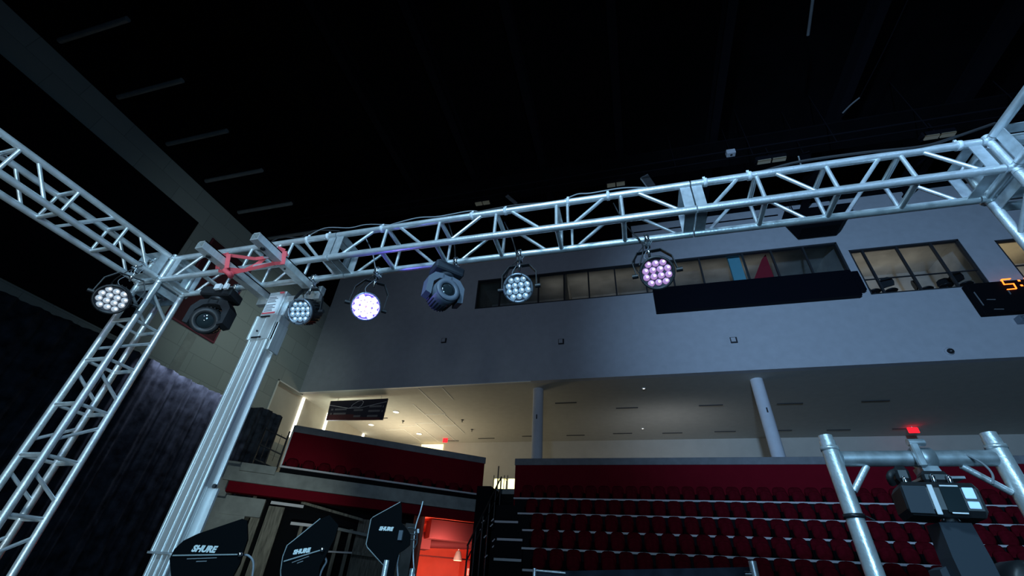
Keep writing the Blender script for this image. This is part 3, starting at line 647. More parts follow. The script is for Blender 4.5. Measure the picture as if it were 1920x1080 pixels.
# ------------------------------------------------------------------ the aluminium rig
SS = .24
def truss(label, org, ax, u, v, L, nh, flip=0, plates=(1, 1), name='truss_segment', extra=()):
    """box truss; org = chord corner, ax = long axis, u,v = cross axes; nodes every L/nh"""
    org = Vector(org); ax = Vector(ax); u = Vector(u); v = Vector(v)
    t = thing(name, label, 'truss', org, 'aluminium box truss rig')
    P = lambda s_, a, b: org+ax*s_+u*(a*SS)+v*(b*SS)
    for a in (0, 1):
        for b in (0, 1): MB().tube(P(0, a, b), P(L, a, b), .025, 20).build('chord', 'alu', t)
    h = L/nh
    for fixed in (0, 1):             # faces between the v chords: alternating diagonals and uprights
        for k in range(nh):
            b0 = (k+flip) % 2; g0 = .105 if k else .085; g1 = .105 if k < nh-1 else .085
            MB().tube(P(k*h+g0, fixed, b0), P((k+1)*h-g1, fixed, 1-b0), .0125, 10).build('diagonal_brace', 'alu', t)
            if k: MB().tube(P(k*h, fixed, 0), P(k*h, fixed, 1), .0125, 10).build('upright_brace', 'alu', t)
        for e_ in extra: MB().tube(P(e_, fixed, 0), P(e_, fixed, 1), .0105, 10).build('upright_brace', 'alu', t)
    for fixed in (0, 1):             # cross bars between the u chords
        for k in range(1, nh): MB().tube(P(k*h, 0, fixed), P(k*h, 1, fixed), .0175, 12).build('cross_brace', 'alu', t)
    for e, on_ in zip((0, 1), plates):
        if not on_: continue
        s0, s1 = (0, .065) if e == 0 else (L-.065, L)
        for a, b, c, d in ((0, 0, 1, 0), (1, 0, 1, 1), (1, 1, 0, 1), (0, 1, 0, 0)):
            A_, B_ = P(0, a, b)-org, P(0, c, d)-org; dd = (B_-A_).normalized(); nn = ax.cross(dd)
            q = org+A_+dd*.022; r = org+B_-dd*.022
            MB().prism([q+ax*s0-nn*.003, q+ax*s1-nn*.003, r+ax*s1-nn*.003, r+ax*s0-nn*.003], nn*.006).build('end_plate', 'alu_dull', t)
        # coupling bolts
        s_ = 0.012 if e == 0 else L-.012
        bm_ = MB()
        for a in (0, 1):
            for b in (0, 1):
                c_ = P(s_, a, b); cc = P(s_, .5, .5); dd = (cc-c_).normalized(); bm_.tube(c_+dd*.02, c_+dd*.05, .010, 8)
        bm_.build('coupling', 'chrome', t)
    return t
X, Y, Z = (1, 0, 0), (0, 1, 0), (0, 0, 1)
YT, ZT = 2.20, 3.72
truss('left third of the main truss, between the corner block and the first joint', (-3.905, YT, ZT), X, Y, Z, 1.695, 4)
truss('long middle segment of the main truss carrying the four lamps', (-2.20, YT, ZT), X, Y, Z, 2.765, 6, extra=(1.925,))
truss('right segment of the main truss ending at the right corner block', (.575, YT, ZT), X, Y, Z, 1.625, 4)
truss('left side truss running overhead from the corner towards the viewer', (-4.19, 2.155, ZT), (0, -1, 0), X, Z, 3.2, 8, name='truss_segment')
truss('right side truss leaving the right corner block towards the viewer', (2.25, 2.155, ZT), (0, -1, 0), X, Z, 3.2, 8)
truss('leaning looking upright truss tower at the left', (-4.19, YT, 0), Z, X, Y, 3.675, 10, name='truss_tower')
truss('upright truss tower under the right corner block', (2.25, YT, 0), Z, X, Y, 3.675, 10, name='truss_tower')
bpy.data.objects['truss_tower']['label'] = 'upright truss tower at the left, under the left corner block'
truss('short truss stub beyond the right corner block at the picture edge', (2.535, YT, ZT), X, Y, Z, 1.2, 2)
def corner(org, label):
    org = Vector(org); t = thing('corner_block', label, 'truss corner', org, 'truss corner blocks')
    b = MB(); e = .024
    for a in (0, SS):
        for c in (0, SS):
            b.tube(org+Vector((-.04, a, c)), org+Vector((SS+.04, a, c)), e, 14); b.tube(org+Vector((a, -.04, c)), org+Vector((a, SS+.04, c)), e, 14); b.tube(org+Vector((a, c, -.04)), org+Vector((a, c, SS+.04)), e, 14)
    b.build('frame', 'alu', t)
    for k in range(3):
        for side in (-.008, SS+.002):
            for w0, w1, h0, h1 in ((.02, SS-.02, .02, .075), (.02, SS-.02, SS-.075, SS-.02), (.02, .075, .075, SS-.075), (SS-.075, SS-.02, .075, SS-.075)):
                lo = [0, 0, 0]; hi = [0, 0, 0]; i, j = [(1, 2), (0, 2), (0, 1)][k]
                lo[k] = side; hi[k] = side+.006; lo[i] = w0; hi[i] = w1; lo[j] = h0; hi[j] = h1
                MB().box(*(org+Vector(lo)), *(org+Vector(hi))).build('face_plate', 'alu_dull', t)
    b = MB()
    for a in (.03, SS-.03):
        for c in (.03, SS-.03):
            b.tube(org+Vector((a, -.03, c)), org+Vector((a, -.005, c)), .012, 8); b.tube(org+Vector((a, c, -.03)), org+Vector((a, c, -.005)), .012, 8)
            b.tube(org+Vector((-.03, a, c)), org+Vector((-.005, a, c)), .012, 8); b.tube(org+Vector((SS+.005, a, c)), org+Vector((SS+.03, a, c)), .012, 8)
    b.build('bolts', 'chrome', t)
corner((-4.19, YT, ZT), 'left aluminium corner block joining two trusses and the tower')
corner((2.25, YT, ZT), 'right aluminium corner block near the picture edge')

# cable ties along the top front chord
tie_at = [(577, 450), (617, 441), (717, 428), (886, 402), (948, 393), (1065, 377), (1140, 366), (1322, 343), (1405, 331), (1800, 277)]
wh = ['nearest the lift fork', 'second from the lift fork', 'over the violet lamp', 'above the white lamp', 'right of the white lamp top', 'left of the vertical braces', 'right of the vertical braces', 'just right of the middle joint', 'second right of the middle joint', 'next to the right corner block']
for i, (px, py) in enumerate(tie_at):
    p = hit(px, py, (0, YT, 0), (0, 1, 0))
    tag(MB().ring((p.x-.011, YT, ZT+SS), X, .0255, .031, .022, 18).box(p.x-.008, YT-.006, ZT+SS+.03, p.x+.008, YT+.004, ZT+SS+.052).build('cable_tie', 'tie'), 'white band round the top chord, '+wh[i], 'cable tie', 'bands on the top chord')
def cable(label, pts, r=.005, m='cable', name='cable', group=None):
    tag(MB().path(smooth(pts), r, 8).build(name, m), label, 'cable', group)
def smooth(P, k=6):
    P = [Vector(p) for p in P]; out = []
    for i in range(len(P)-1):
        p0 = P[max(0, i-1)]; p1 = P[i]; p2 = P[i+1]; p3 = P[min(len(P)-1, i+2)]
        for j in range(k):
            s_ = j/k; out.append(.5*((2*p1)+(p2-p0)*s_+(2*p0-5*p1+4*p2-p3)*s_*s_+(3*p1-p0-3*p2+p3)*s_**3))
    out.append(P[-1]); return out
zt = ZT+SS+.03
cable('black cable looping over the top chord left of the first joint', [(-2.95, YT+.02, zt), (-2.8, YT, zt+.05), (-2.6, YT+.01, zt+.02), (-2.45, YT-.01, zt+.06), (-2.2, YT, zt+.02)], .006)
cable('pale cable looping over the first joint of the main truss', [(-2.55, YT+.01, zt), (-2.35, YT-.02, zt+.06), (-2.1, YT-.01, zt+.03), (-1.95, YT, zt+.05), (-1.7, YT, zt)], .004, 'cable_grey')
cable('pale cable lying on the top chord above the violet lamp', [(-1.75, YT, zt), (-1.5, YT, zt+.04), (-1.3, YT, zt+.02), (-1.05, YT, zt+.03), (-.95, YT, zt)], .005, 'cable_grey')
cable('black cable lying on the top chord above the grey moving head', [(-1.05, YT, zt), (-.7, YT, zt+.02), (-.45, YT, zt)], .007)
cable('pale cable loop on the top chord left of the middle joint', [(-.30, YT, zt), (-.2, YT, zt+.04), (-.1, YT, zt+.03), (.12, YT, zt+.035), (.3, YT, zt)], .005, 'cable_grey')
cable('black cable wound along the top chord of the right segment', [(1.0, YT, zt-.01), (1.25, YT-.02, zt+.015), (1.6, YT-.03, zt), (1.9, YT-.028, zt-.02), (2.1, YT-.02, zt+.03), (2.35, YT, zt+.12)], .009)
cable('thin cable hanging inside the truss left of the violet lamp', [(-2.0, 2.3, 3.98), (-1.93, 2.35, 3.85), (-1.9, 2.42, 3.72), (-1.85, 2.45, 3.66)], .005, 'cable_grey')
cable('black cable dropping through the truss to the white lamp', [(-.78, 2.3, 3.95), (-.72, 2.36, 3.8), (-.70, 2.44, 3.66), (-.74, 2.45, 3.5)], .005)
cable('black cable dropping through the truss to the pink lamp', [(.05, 2.26, 3.95), (.12, 2.35, 3.8), (.22, 2.42, 3.66), (.18, 2.45, 3.5)], .005)
cable('black cable dropping to the grey moving head', [(-1.23, 2.24, 3.98), (-1.2, 2.36, 3.83), (-1.21, 2.45, 3.72), (-1.18, 2.48, 3.62)], .006)

# ------------------------------------------------------------------ lamps
def frame_at(pos, aim, roll=0):
    f = Vector(aim).normalized(); r = f.cross(Vector((0, 0, 1))).normalized(); u = r.cross(f)
    T = Matrix(((r.x, f.x, u.x, pos[0]), (r.y, f.y, u.y, pos[1]), (r.z, f.z, u.z, pos[2]), (0, 0, 0, 1)))
    return T @ Matrix.Rotation(roll, 4, 'Y')    # local +Y = beam direction
def clamp_parts(t, cx, cy, cz, down, m='chrome'):
    # hook clamp round a chord at (cx,cy,cz), tail hanging to `down`
    MB().ring((cx-.016, cy, cz), X, .027, .040, .032, 18).build('clamp', m, t)
    b = MB(); b.box(cx-.018, cy-.02, cz-.075, cx+.018, cy+.02, cz-.035, .004); b.tube((cx, cy, cz-.07), (cx, cy, down), .008, 8)
    b.tube((cx, cy-.05, cz-.045), (cx, cy+.02, cz-.045), .009, 8); b.lathe((cx, cy, down+.02), (0, 0, -1), [(.0, 0), (.018, .0), (.018, .014), (.009, .02), (.009, .05), (0, .05)], 10)
    b.build('clamp_bolt', m, t)
def par(label, chord, pos, aim, lensm, R=.108, depth=.16, roll=0, lensn=(3, 4, 4, 3), body='black_plastic', bez='bezel', ym='black_metal', pitch=None):
    pos = Vector(pos); T = frame_at(pos, aim, roll); t = thing('stage_lamp', label, 'stage lamp', pos, 'round LED stage lamps on the truss')
    clamp_parts(t, chord[0], chord[1], chord[2], chord[2]-.13)
    # body: lens plane at local y=0, body behind (-y)
    MB(T).lathe((0, 0, 0), (0, -1, 0), [(R*.98, .005), (R, .02), (R*.97, depth*.55), (R*.82, depth*.8), (R*.6, depth), (0, depth)], 36).build('housing', body, t)
    b = MB(T)
    for k in range(24):
        a = k*math.tau/24; b.bar((R*.99*math.cos(a), -.045, R*.99*math.sin(a)), (R*.99*math.cos(a), -depth*.62, R*.99*math.sin(a)), .004, .008, (math.cos(a), 0, math.sin(a)))
    b.build('cooling_fins', body, t)
    MB(T).ring((0, -.012, 0), (0, 1, 0), R*.86, R*1.02, .024, 40).build('bezel', bez, t)
    MB(T).tube((0, -.01, 0), (0, -.004, 0), R*.88, 36).build('lens_plate', 'face_violet' if lensm == 'lens_violet' else 'face', t)
    rows = len(lensn); sp_ = R*.42; r = sp_*(.50 if lensm == 'lens_violet' else .47)
    for i, c in enumerate(lensn):
        for j in range(c):
            x = (j-(c-1)/2)*sp_; z = ((rows-1)/2-i)*sp_*.90
            ln = MB(T).lathe((x, -.004, z), (0, 1, 0), [(r, 0), (r*.96, .004), (r*.7, .009), (r*.35, .011), (0, .0115)], 16).build('lens', lensm, t)
            MB(T).lathe((x-r*.25, .0055, z+r*.2), (0, 1, 0), [(r*.42, 0), (r*.3, .0035), (0, .0045)], 10).build('led_core', lensm+'_core', ln)
    b = MB(T)
    for k in range(8):
        a = (k+.5)*math.tau/8; b.tube((R*.94*math.cos(a), .010, R*.94*math.sin(a)), (R*.94*math.cos(a), .016, R*.94*math.sin(a)), .005, 8)
    b.build('screws', 'black_metal', t)
    # yoke: from pivots beside the body up to the bar under the clamp
    piv = T @ Vector((0, -.07, 0)); sx = (T.to_3x3() @ Vector((1, 0, 0))).normalized(); topc = Vector((chord[0], chord[1], chord[2]-.115))
    hx = sx*(R+.022); pts = [piv-hx, piv-hx+(topc-piv)*.62, topc-sx*(R*.72), topc, topc+sx*(R*.72), piv+hx+(topc-piv)*.62, piv+hx]
    b = MB()
    side = (topc-piv).cross(sx).normalized()
    for i in range(len(pts)-1): b.bar(pts[i], pts[i+1], .030, .006, up=(pts[i+1]-pts[i]).cross(side)) if False else b.bar(pts[i], pts[i+1], .028, .006, up=side.cross(pts[i+1]-pts[i]))
    b.build('yoke', ym, t)
    for s_ in (-1, 1): MB().tube(piv+hx*s_*.92, piv+hx*s_*1.22, .016, 10).build('knob', 'black_plastic', t)
    b = MB(); back = T @ Vector((0, -depth-.0, -.02)); b.path(smooth([back, back+Vector((0, .05, -.02)), back+sx*.12+Vector((0, .05, .1)), topc+sx*.09+Vector((0, .03, .0)), topc+Vector((.03, .0, .12))]), .004, 6)
    b.build('power_cable', 'cable', t)
    MB().path(smooth([T @ Vector((0, -.12, R*.8)), (T @ Vector((0, -.12, R*.8))+topc)/2+sx*.05, topc+sx*-.04+Vector((0, 0, .10))]), .0025, 6).build('safety_wire', 'cable_grey', t)
    return t
CH = (0, YT+SS, ZT)
def ch(x): return (x, YT+SS, ZT)
par('black lamp turned to the left beside the lift mast, cool clear lenses', ch(-2.50), (-2.375, 2.30, 3.285), (.10, -.85, -.52), 'lens_clear', R=.102, depth=.21, bez='bezel')
par('lit lamp glowing violet white under the main truss', ch(-1.89), (-1.845, 2.36, 3.315), (.62, -.80, -.58), 'lens_violet')
par('unlit grey rimmed lamp with clear lenses under the main truss', ch(-.678), (-.655, 2.36, 3.345), (.12, -.86, -.62), 'lens_clear', R=.104, roll=.12)
par('dark rimmed lamp with pinkish lenses under the main truss', ch(.254), (.276, 2.36, 3.355), (-.10, -.86, -.62), 'lens_pink', R=.110, bez='black_metal')
par('wide black lamp with bright white lenses below the left side truss', (-3.95, 2.02, ZT), (-3.92, 1.97, 3.345), (.55, -.60, -.62), 'lens_white', R=.112, bez='black_plastic', lensn=(3, 4, 5, 4, 3)) if False else None
t = par('wide black lamp with bright white lenses below the left side truss', (-3.95, 2.0, ZT), (-3.93, 1.965, 3.35), (.70, -.45, -.50), 'lens_white', R=.118, bez='black_plastic', lensn=(3, 4, 4, 3))
# violet glow of the lit lamp on the things near it
lamp('violet_lamp_light', 'POINT', (-1.808, 2.310, 3.280), (-1.0, 1.2, 2.5), 3, (.16, .10, 1), .012)
lamp('violet_lamp_beam', 'SPOT', (-1.82, 2.31, 3.29), (-1.0, 1.2, 2.5), 10, (.35, .25, 1), .04, spot=80, blend=.6)

def mover(label, base, yawd, headaim, sc, cols, headdrop=.20, rollb=0, flip=1):
    """moving head hung from the truss: base box, yoke, head"""
    bx, bz = cols; base = Vector(base); t = thing('moving_head', label, 'moving head lamp', base, 'moving head lamps')
    TB = Matrix.Translation(base) @ Matrix.Rotation(yawd, 4, 'Z') @ Matrix.Scale(sc, 4)
    f = flip
    b = MB(TB); b.box(-.13, -.09, 0, .13, .09, -.085*f, .012).build('base', bz, t)
    b = MB(TB); b.lathe((0, 0, -.085*f), (0, 0, -f), [(.07, 0), (.075, .015), (.06, .03), (0, .03)], 24).build('pan_bearing', bz, t)
    # yoke: chunky angular fork
    for s_ in (-1, 1):
        prof = [(s_*.03, -.105*f), (s_*.115, -.120*f), (s_*.165, -.185*f), (s_*.165, -.330*f), (s_*.118, -.345*f), (s_*.115, -.215*f), (s_*.07, -.165*f), (s_*.03, -.155*f)]
        MB(TB).prism([(x, -.055, z) for x, z in prof], (0, .11, 0)).build('yoke_arm', bx, t)
    MB(TB).box(-.05, -.055, -.105*f, .05, .055, -.155*f, .006).build('yoke_bridge', bx, t)
    hp = TB @ Vector((0, 0, -.285*f)); H = frame_at(hp, headaim) @ Matrix.Scale(sc, 4)
    MB(H).lathe((0, .10, 0), (0, -1, 0), [(.098, 0), (.108, .012), (.110, .05), (.105, .13), (.100, .20), (.075, .24), (0, .245)], 36).build('head', bx, t)
    b = MB(H)
    for k in range(26):
        a = k*math.tau/26; b.bar((.106*math.cos(a), .02, .106*math.sin(a)), (.102*math.cos(a), -.10, .102*math.sin(a)), .007, .014, (math.cos(a), 0, math.sin(a)))
    b.build('cooling_fins', bz, t)
    MB(H).ring((0, .095, 0), (0, 1, 0), .062, .104, .014, 36).build('front_ring', bx, t)
    MB(H).lathe((0, .095, 0), (0, 1, 0), [(.063, 0), (.05, .012), (.025, .02), (0, .022)], 28).build('lens', 'lens_dark', t)
    return t, TB
g, _ = mover('blue grey moving head hanging under the middle truss', (-1.265, 2.44, 3.665), .80, (.75, -.66, .02), .90, ('grey_plastic', 'grey_dark'))
for s_ in (-.07, .07): clamp_parts(g, -1.265+s_, 2.44, ZT, 3.66)
k_, _ = mover('black moving head under the truss left of the lift', (-3.40, 2.40, 3.66), .25, (.55, -.62, -.42), 1.05, ('black_metal', 'black_plastic'))
for s_ in (-.08, .08): clamp_parts(k_, -3.40+s_, 2.44, ZT, 3.66)
MB().box(-3.36, 2.27, 3.60, -3.30, 2.295, 3.65).box(-3.27, 2.28, 3.60, -3.23, 2.30, 3.65).build('label_plate', 'label', k_)

# ------------------------------------------------------------------ material lift
t = thing('material_lift', 'tall aluminium lift mast with forks cradling the main truss', 'lift', (-2.83, 2.6, 0))
def section(x0, x1, y0, y1, z0, z1):
    b = MB(); w_ = x1-x0; m_ = x0+w_*.46
    b.box(x0+.004, y0+.016, z0, x1-.004, y1-.012, z1)                       # core
    b.box(x0, y0-.002, z0, x0+.018, y1, z1, .003)                             # left lip
    b.box(x0+.028, y0+.008, z0, m_-.006, y0+.017, z1, .002).box(m_+.006, y0+.008, z0, x1-.052, y0+.017, z1, .002)
    b.box(x1-.042, y0-.004, z0, x1-.006, y0+.017, z1, .004)                   # right rib
    b.box(x1-.006, y0+.004, z0, x1, y0+.018, z1).box(x1-.010, y1-.014, z0, x1+.014, y1, z1, .002)   # side lips
    return b.build('mast_section', 'mast', t)
section(-2.975, -2.81, 2.515, 2.60, 0, 1.70)
section(-2.99, -2.80, 2.50, 2.605, 1.69, 3.21)
MB().box(-2.995, 2.49, 1.680, -2.83, 2.52, 1.692).build('end_plate', 'alu_dull', t)
MB().box(-2.80, 2.585, 1.66, -2.752, 2.60, 2.075).box(-2.80, 2.535, 1.66, -2.795, 2.59, 2.075).build('side_bracket', 'mast', t)
MB().tube((-2.775, 2.575, 2.085), (-2.775, 2.56, 2.085), .014, 14).build('bolt', 'black_metal', t)
b = MB().box(-3.005, 2.485, 3.19, -2.985, 2.60, 3.42, .003).box(-2.985, 2.495, 3.19, -2.90, 2.51, 3.42, .002).box(-2.885, 2.49, 3.19, -2.79, 2.51, 3.42, .003).box(-2.985, 2.51, 3.19, -2.77, 2.62, 3.42)
b.box(-2.79, 2.51, 3.10, -2.765, 2.63, 3.36, .004).build('slide_block', 'mast', t)
MB().box(-2.975, 2.49, 3.42, -2.80, 2.62, 3.665, .005).box(-2.80, 2.53, 3.44, -2.775, 2.64, 3.63, .006).build('mast_head', 'alu', t)
MB().box(-2.955, 2.484, 3.43, -2.825, 2.4895, 3.62).build('warning_label', 'label', t, label='white warning label')
MB().box(-2.955, 2.480, 3.432, -2.825, 2.4838, 3.446).box(-2.86, 2.480, 3.642, -2.82, 2.4895, 3.654).build('label_stripe', 'strap', t, label='red stripe on the warning label')
b = MB()
for i in range(10):
    z = 3.458+.0155*i
    if i == 5: continue
    b.box(-2.948, 2.4805, z, -2.948+.115*random.uniform(.6, 1), 2.4838, z+.006)
b.build('label_print', 'sign_grey', t)
for z in (3.40, 3.20): MB().box(-2.955, 2.482, z, -2.86, 2.4845, z+.012).build('slot', 'black', t)
MB().tube((-2.93, 2.484, 3.27), (-2.93, 2.494, 3.27), .008, 10).build('bolt', 'black_metal', t)
MB().box(-3.30, 2.3, .05, -2.40, 2.42, .13).box(-3.30, 2.0, .05, -3.22, 3.2, .13).box(-2.48, 2.0, .05, -2.40, 3.2, .13).box(-3.30, 2.62, .05, -2.4, 2.74, .16).build('base_frame', 'mast', t)
b = MB()
for x in (-3.26, -2.44):
    for y in (2.02, 3.18): b.tube((x-.03, y, .04), (x+.03, y, .04), .04, 14)
b.build('castor', 'black_plastic', t)
for x in (-3.05, -2.54):
    fk = MB().box(x-.035, 1.80, 3.615, x+.035, 2.52, 3.625).box(x-.035, 1.80, 3.625, x-.028, 2.52, 3.685).box(x+.028, 1.80, 3.625, x+.035, 2.52, 3.685).box(x-.035, 1.80, 3.675, x+.035, 2.52, 3.685)
    fk = fk.build('fork', 'mast', t)
    MB().tube((x+.0, 1.90, 3.605), (x, 1.90, 3.616), .018, 14).tube((x, 2.15, 3.608), (x, 2.15, 3.616), .008, 10).build('pin', 'black_metal', fk)
MB().box(-3.12, 2.52, 3.57, -2.47, 2.57, 3.63, .004).build('carriage_bar', 'mast', t)
MB().box(-3.12, 2.52, 3.63, -3.02, 2.57, 3.70).box(-2.57, 2.52, 3.63, -2.47, 2.57, 3.70).build('carriage_bracket', 'mast', t)
# red strap lashing truss to forks
st = thing('ratchet_strap', 'red webbing strap lashing the truss to the lift forks', 'strap', (-2.9, 2.15, 3.6))
def web(pts, wd=.028, name='webbing'):
    b = MB()
    P = [Vector(p) for p in pts]
    for i in range(len(P)-1): b.bar(P[i], P[i+1], wd, .004, (.4, -.65, -.6))
    b.build(name, 'strap', st)
web([(-3.10, 2.06, 3.60), (-2.98, 2.10, 3.595), (-2.56, 2.06, 3.60), (-2.50, 2.08, 3.61)], .026)
web([(-2.50, 2.08, 3.60), (-2.49, 2.04, 3.70), (-2.53, 2.0, 3.705), (-2.585, 2.05, 3.69), (-2.585, 2.08, 3.60)], .032)
web([(-3.09, 2.04, 3.60), (-3.10, 2.0, 3.70), (-3.0, 2.0, 3.71), (-3.0, 2.04, 3.60)], .032)
web([(-3.03, 2.05, 3.60), (-2.96, 2.16, 3.66), (-2.90, 2.19, 3.74), (-2.84, 2.18, 3.80)], .032)
web([(-3.02, 1.99, 3.70), (-2.90, 2.15, 3.77), (-2.82, 2.17, 3.79), (-2.60, 2.17, 3.79)], .026)
MB().path(smooth([(-3.02, 2.06, 3.60), (-3.0, 2.04, 3.57), (-2.95, 2.05, 3.54), (-2.98, 2.09, 3.55), (-3.01, 2.10, 3.60)]), .020, 8).build('knot', 'strap', st)
MB().box(-2.82, 2.14, 3.77, -2.75, 2.17, 3.81, .006).build('buckle', 'chrome', st)

# ------------------------------------------------------------------ pipe stand with lamp at the right
t = thing('pipe_stand', 'two bright aluminium uprights joined by a crossbar at the lower right', 'stand', (1.0, 1.95, 0))
YS = 1.95; x1_, x2_ = .741, 1.262
for x in (x1_, x2_):
    up_ = MB().tube((x, YS, 0), (x, YS, 2.13), .0285, 24).build('upright', 'alu', t)
    MB().tube((x, YS, 2.13), (x, YS, 2.155), .026, 20).tube((x, YS, 2.155), (x, YS, 2.175), .0235, 20).ring((x, YS, 2.118), Z, .0285, .031, .014, 24).build('spigot', 'alu', up_)
    MB().lathe((x, YS, 0), Z, [(.16, 0), (.16, .012), (.03, .014), (.03, .06)], 28).build('foot', 'alu_dull', t)
MB().tube((x1_+.026, YS, 2.088), (x2_-.024, YS, 2.088), .0275, 24).build('crossbar', 'galv', t)
MB().tube((x1_+.028, YS, 1.975), (x1_+.10, YS, 2.062), .011, 12).build('brace', 'alu', t)
MB().tube((x2_-.028, YS, 1.975), (x2_-.13, YS, 2.062), .011, 12).build('brace', 'alu', t)
MB().ring((x1_, YS, 1.885), Z, .0288, .033, .014, 24).tube((x1_+.033, YS-.01, 1.893), (x1_+.055, YS-.01, 1.880), .003, 6).build('band', 'black_plastic', t)
# clamp and moving head on the crossbar
t = thing('moving_head', 'black moving head with a blue display hanging from the crossbar of the stand', 'moving head lamp', (1.04, YS, 1.6), 'moving head lamps')
b = MB().ring((1.00, YS, 2.088), X, .029, .037, .055, 20).box(.985, YS-.05, 2.05, 1.01, YS-.03, 2.13, .004).tube((.985, YS-.035, 2.135), (1.035, YS-.035, 2.135), .013, 10)
b.build('clamp', 'galv', t)
MB().prism([(.995, YS-.03, 2.055), (1.045, YS-.03, 2.055), (1.055, YS-.03, 2.02), (1.0, YS-.03, 2.02)], (0, .06, 0)).box(.98, YS-.045, 2.010, 1.10, YS+.045, 2.018).build('clamp_plate', 'galv', t)
T = Matrix.Translation((1.005, YS-.0, 1.945)) @ Matrix.Rotation(-.20, 4, 'Z') @ Matrix.Rotation(.06, 4, 'Y') @ Matrix.Diagonal((.60, .70, 1.05, 1))
MB(T).box(-.17, -.12, -.055, .17, .12, .045, .018).build('base', 'black_plastic', t)
MB(T).box(-.165, -.125, -.05, -.06, -.12, .03).build('left_cover', 'grey_dark', t)
MB(T).box(-.052, -.126, -.052, -.028, -.120, .035, .002).build('label_strip', 'label', t, label='white label strip')
MB(T).box(.0, -.126, -.045, .085, -.120, .036, .002).build('display', 'lens_dark', t)
MB(T).box(.002, -.128, .030, .080, -.1255, .034).build('display_border', 'label', t)
MB(T).box(.012, -.128, -.048, .078, -.1255, -.044).build('display_border', 'label', t)
MB(T).box(.092, -.130, -.004, .138, -.124, .028, .002).box(.092, -.130, -.032, .14, -.124, -.012, .002).build('lit_screen', 'label_blue', t, label='lit blue display')
b = MB(T)
for x, y, z in ((-.13, -.09, .052), (.0, -.09, .06), (.07, -.09, .058)): b.lathe((x, y, z), (0, -.3, 1), [(.012, -.01), (.012, .006), (.006, .012), (0, .013)], 12)
b.build('bolts', 'chrome', t)
MB(T).box(-.16, -.08, .045, -.09, .02, .10, .015).box(-.04, -.08, .045, .08, .04, .085, .012).build('latch_block', 'black_plastic', t)
YK = Matrix.Translation((1.012, YS-.0, 1.875)) @ Matrix.Diagonal((.60, .75, 1.0, 1))
MB(YK).prism([(-.075, -.05, .0), (.075, -.05, .0), (.085, -.05, -.10), (.085, -.05, -.44), (-.075, -.05, -.44), (-.085, -.05, -.10)], (0, .11, 0)).build('yoke_arm', 'grey_dark', t)
MB(YK).prism([(-.12, .03, -.13), (-.085, .03, -.12), (-.075, .03, -.42), (-.125, .03, -.42)], (0, .1, 0)).build('yoke_side', 'grey_dark', t)
MB(YK).lathe((0, -.01, .025), (0, -.3, -1), [(.03, 0), (.045, .03), (0, .03)], 20).build('pan_bearing', 'chrome', t)
MB(YK).lathe((.19, .03, -.20), (0, -1, 0), [(.0, -.12), (.08, -.12), (.10, -.02), (.10, .10), (.08, .12), (0, .12)], 28).build('head', 'black_plastic', t)
MB(YK).box(.085, -.02, -.23, .11, .08, -.15).build('tilt_joint', 'black_plastic', t)
cable('short pale wire looping from the crossbar to the hanging lamp', [(1.145, YS-.02, 2.10), (1.165, YS-.05, 2.06), (1.165, YS-.07, 2.02), (1.145, YS-.08, 1.985)], .0035, 'cable_grey')
cable('black cable bundle left of the hanging lamp on the stand', [(.90, YS, 2.0), (.89, YS-.02, 2.02), (.91, YS-.02, 2.035), (.94, YS-.02, 2.01), (.92, YS-.03, 1.98), (.945, YS-.05, 1.96)], .011)

# ------------------------------------------------------------------ antennas on stands
def paddle(label, outline, yy, nrm, text_at, tsize, tang, rod=None, wire=None, edge=None, small=None):
    nrm = Vector(nrm).normalized(); c0 = hit(*outline[0], (0, yy, 0), (0, 1, 0)); c0 = hit(*text_at, (0, yy, 1.7), (0, 1, 0))
    pts = [hit(px, py, c0, nrm) for px, py in outline]
    cx = sum((p for p in pts), Vector())/len(pts)
    t = thing('paddle_antenna', label, 'antenna', (cx.x, cx.y, 0), 'paddle antennas on stands')
    MB().prism([p-nrm*.005 for p in pts], nrm*.010).build('blade', 'paddle', t)
    if edge:
        e = [hit(px, py, c0, nrm) for px, py in edge]; MB().path([p+nrm*.002 for p in e], .0035, 6).build('edge_trim', 'paddle_edge', t)
    r = nrm.cross(Vector((0, 0, -1))).normalized()
    if r.dot(RT) < 0: r = -r
    u = nrm.cross(r); u = u if u.z > 0 else -u
    r2 = r*math.cos(tang)+u*math.sin(tang); u2 = -r*math.sin(tang)+u*math.cos(tang); q = hit(*text_at, c0, nrm)+nrm*.007
    T = Matrix(((r2.x, u2.x, nrm.x, q.x), (r2.y, u2.y, nrm.y, q.y), (r2.z, u2.z, nrm.z, q.z), (0, 0, 0, 1)))
    text('SHURE', 'lettering', 'print', t, T, tsize, .0008, .25, .0016)
    if small:
        b = MB(); a_, c_ = [hit(px, py, c0, nrm)+nrm*.006 for px, py in small]; b.bar(a_, c_, .0015, .003, nrm.cross(c_-a_)); b.bar(a_.lerp(c_, .35)-u*.010, a_.lerp(c_, .7)-u*.010, .0015, .003, nrm.cross(c_-a_)); b.build('small_print', 'cap', t)
    if rod:
        a_, c_ = [hit(px, py, c0, nrm)+nrm*.008 for px, py in rod]; MB().tube(a_, c_, .0028, 8).build('boom_rod', 'paddle_edge', t); MB().lathe(c_, nrm, [(.009, -.004), (.009, .006), (.005, .010), (0, .010)], 12).build('connector', 'chrome', t)
    if wire:
        wv = [hit(px, py, c0-nrm*.02, nrm) for px, py in wire]; MB().path(smooth(wv), .004, 8).build('antenna_cable', 'cable_grey' if len(wire) > 4 else 'cable', t)
    low = hit(*[sum(v)/2 for v in zip(outline[-1], outline[-2])], c0, nrm) if False else min(pts, key=lambda p: p.z)
    fx = hit(min(max(outline, key=lambda o: o[1])[0], 2000), 1079, c0, nrm)
    return t, pts, cx, nrm
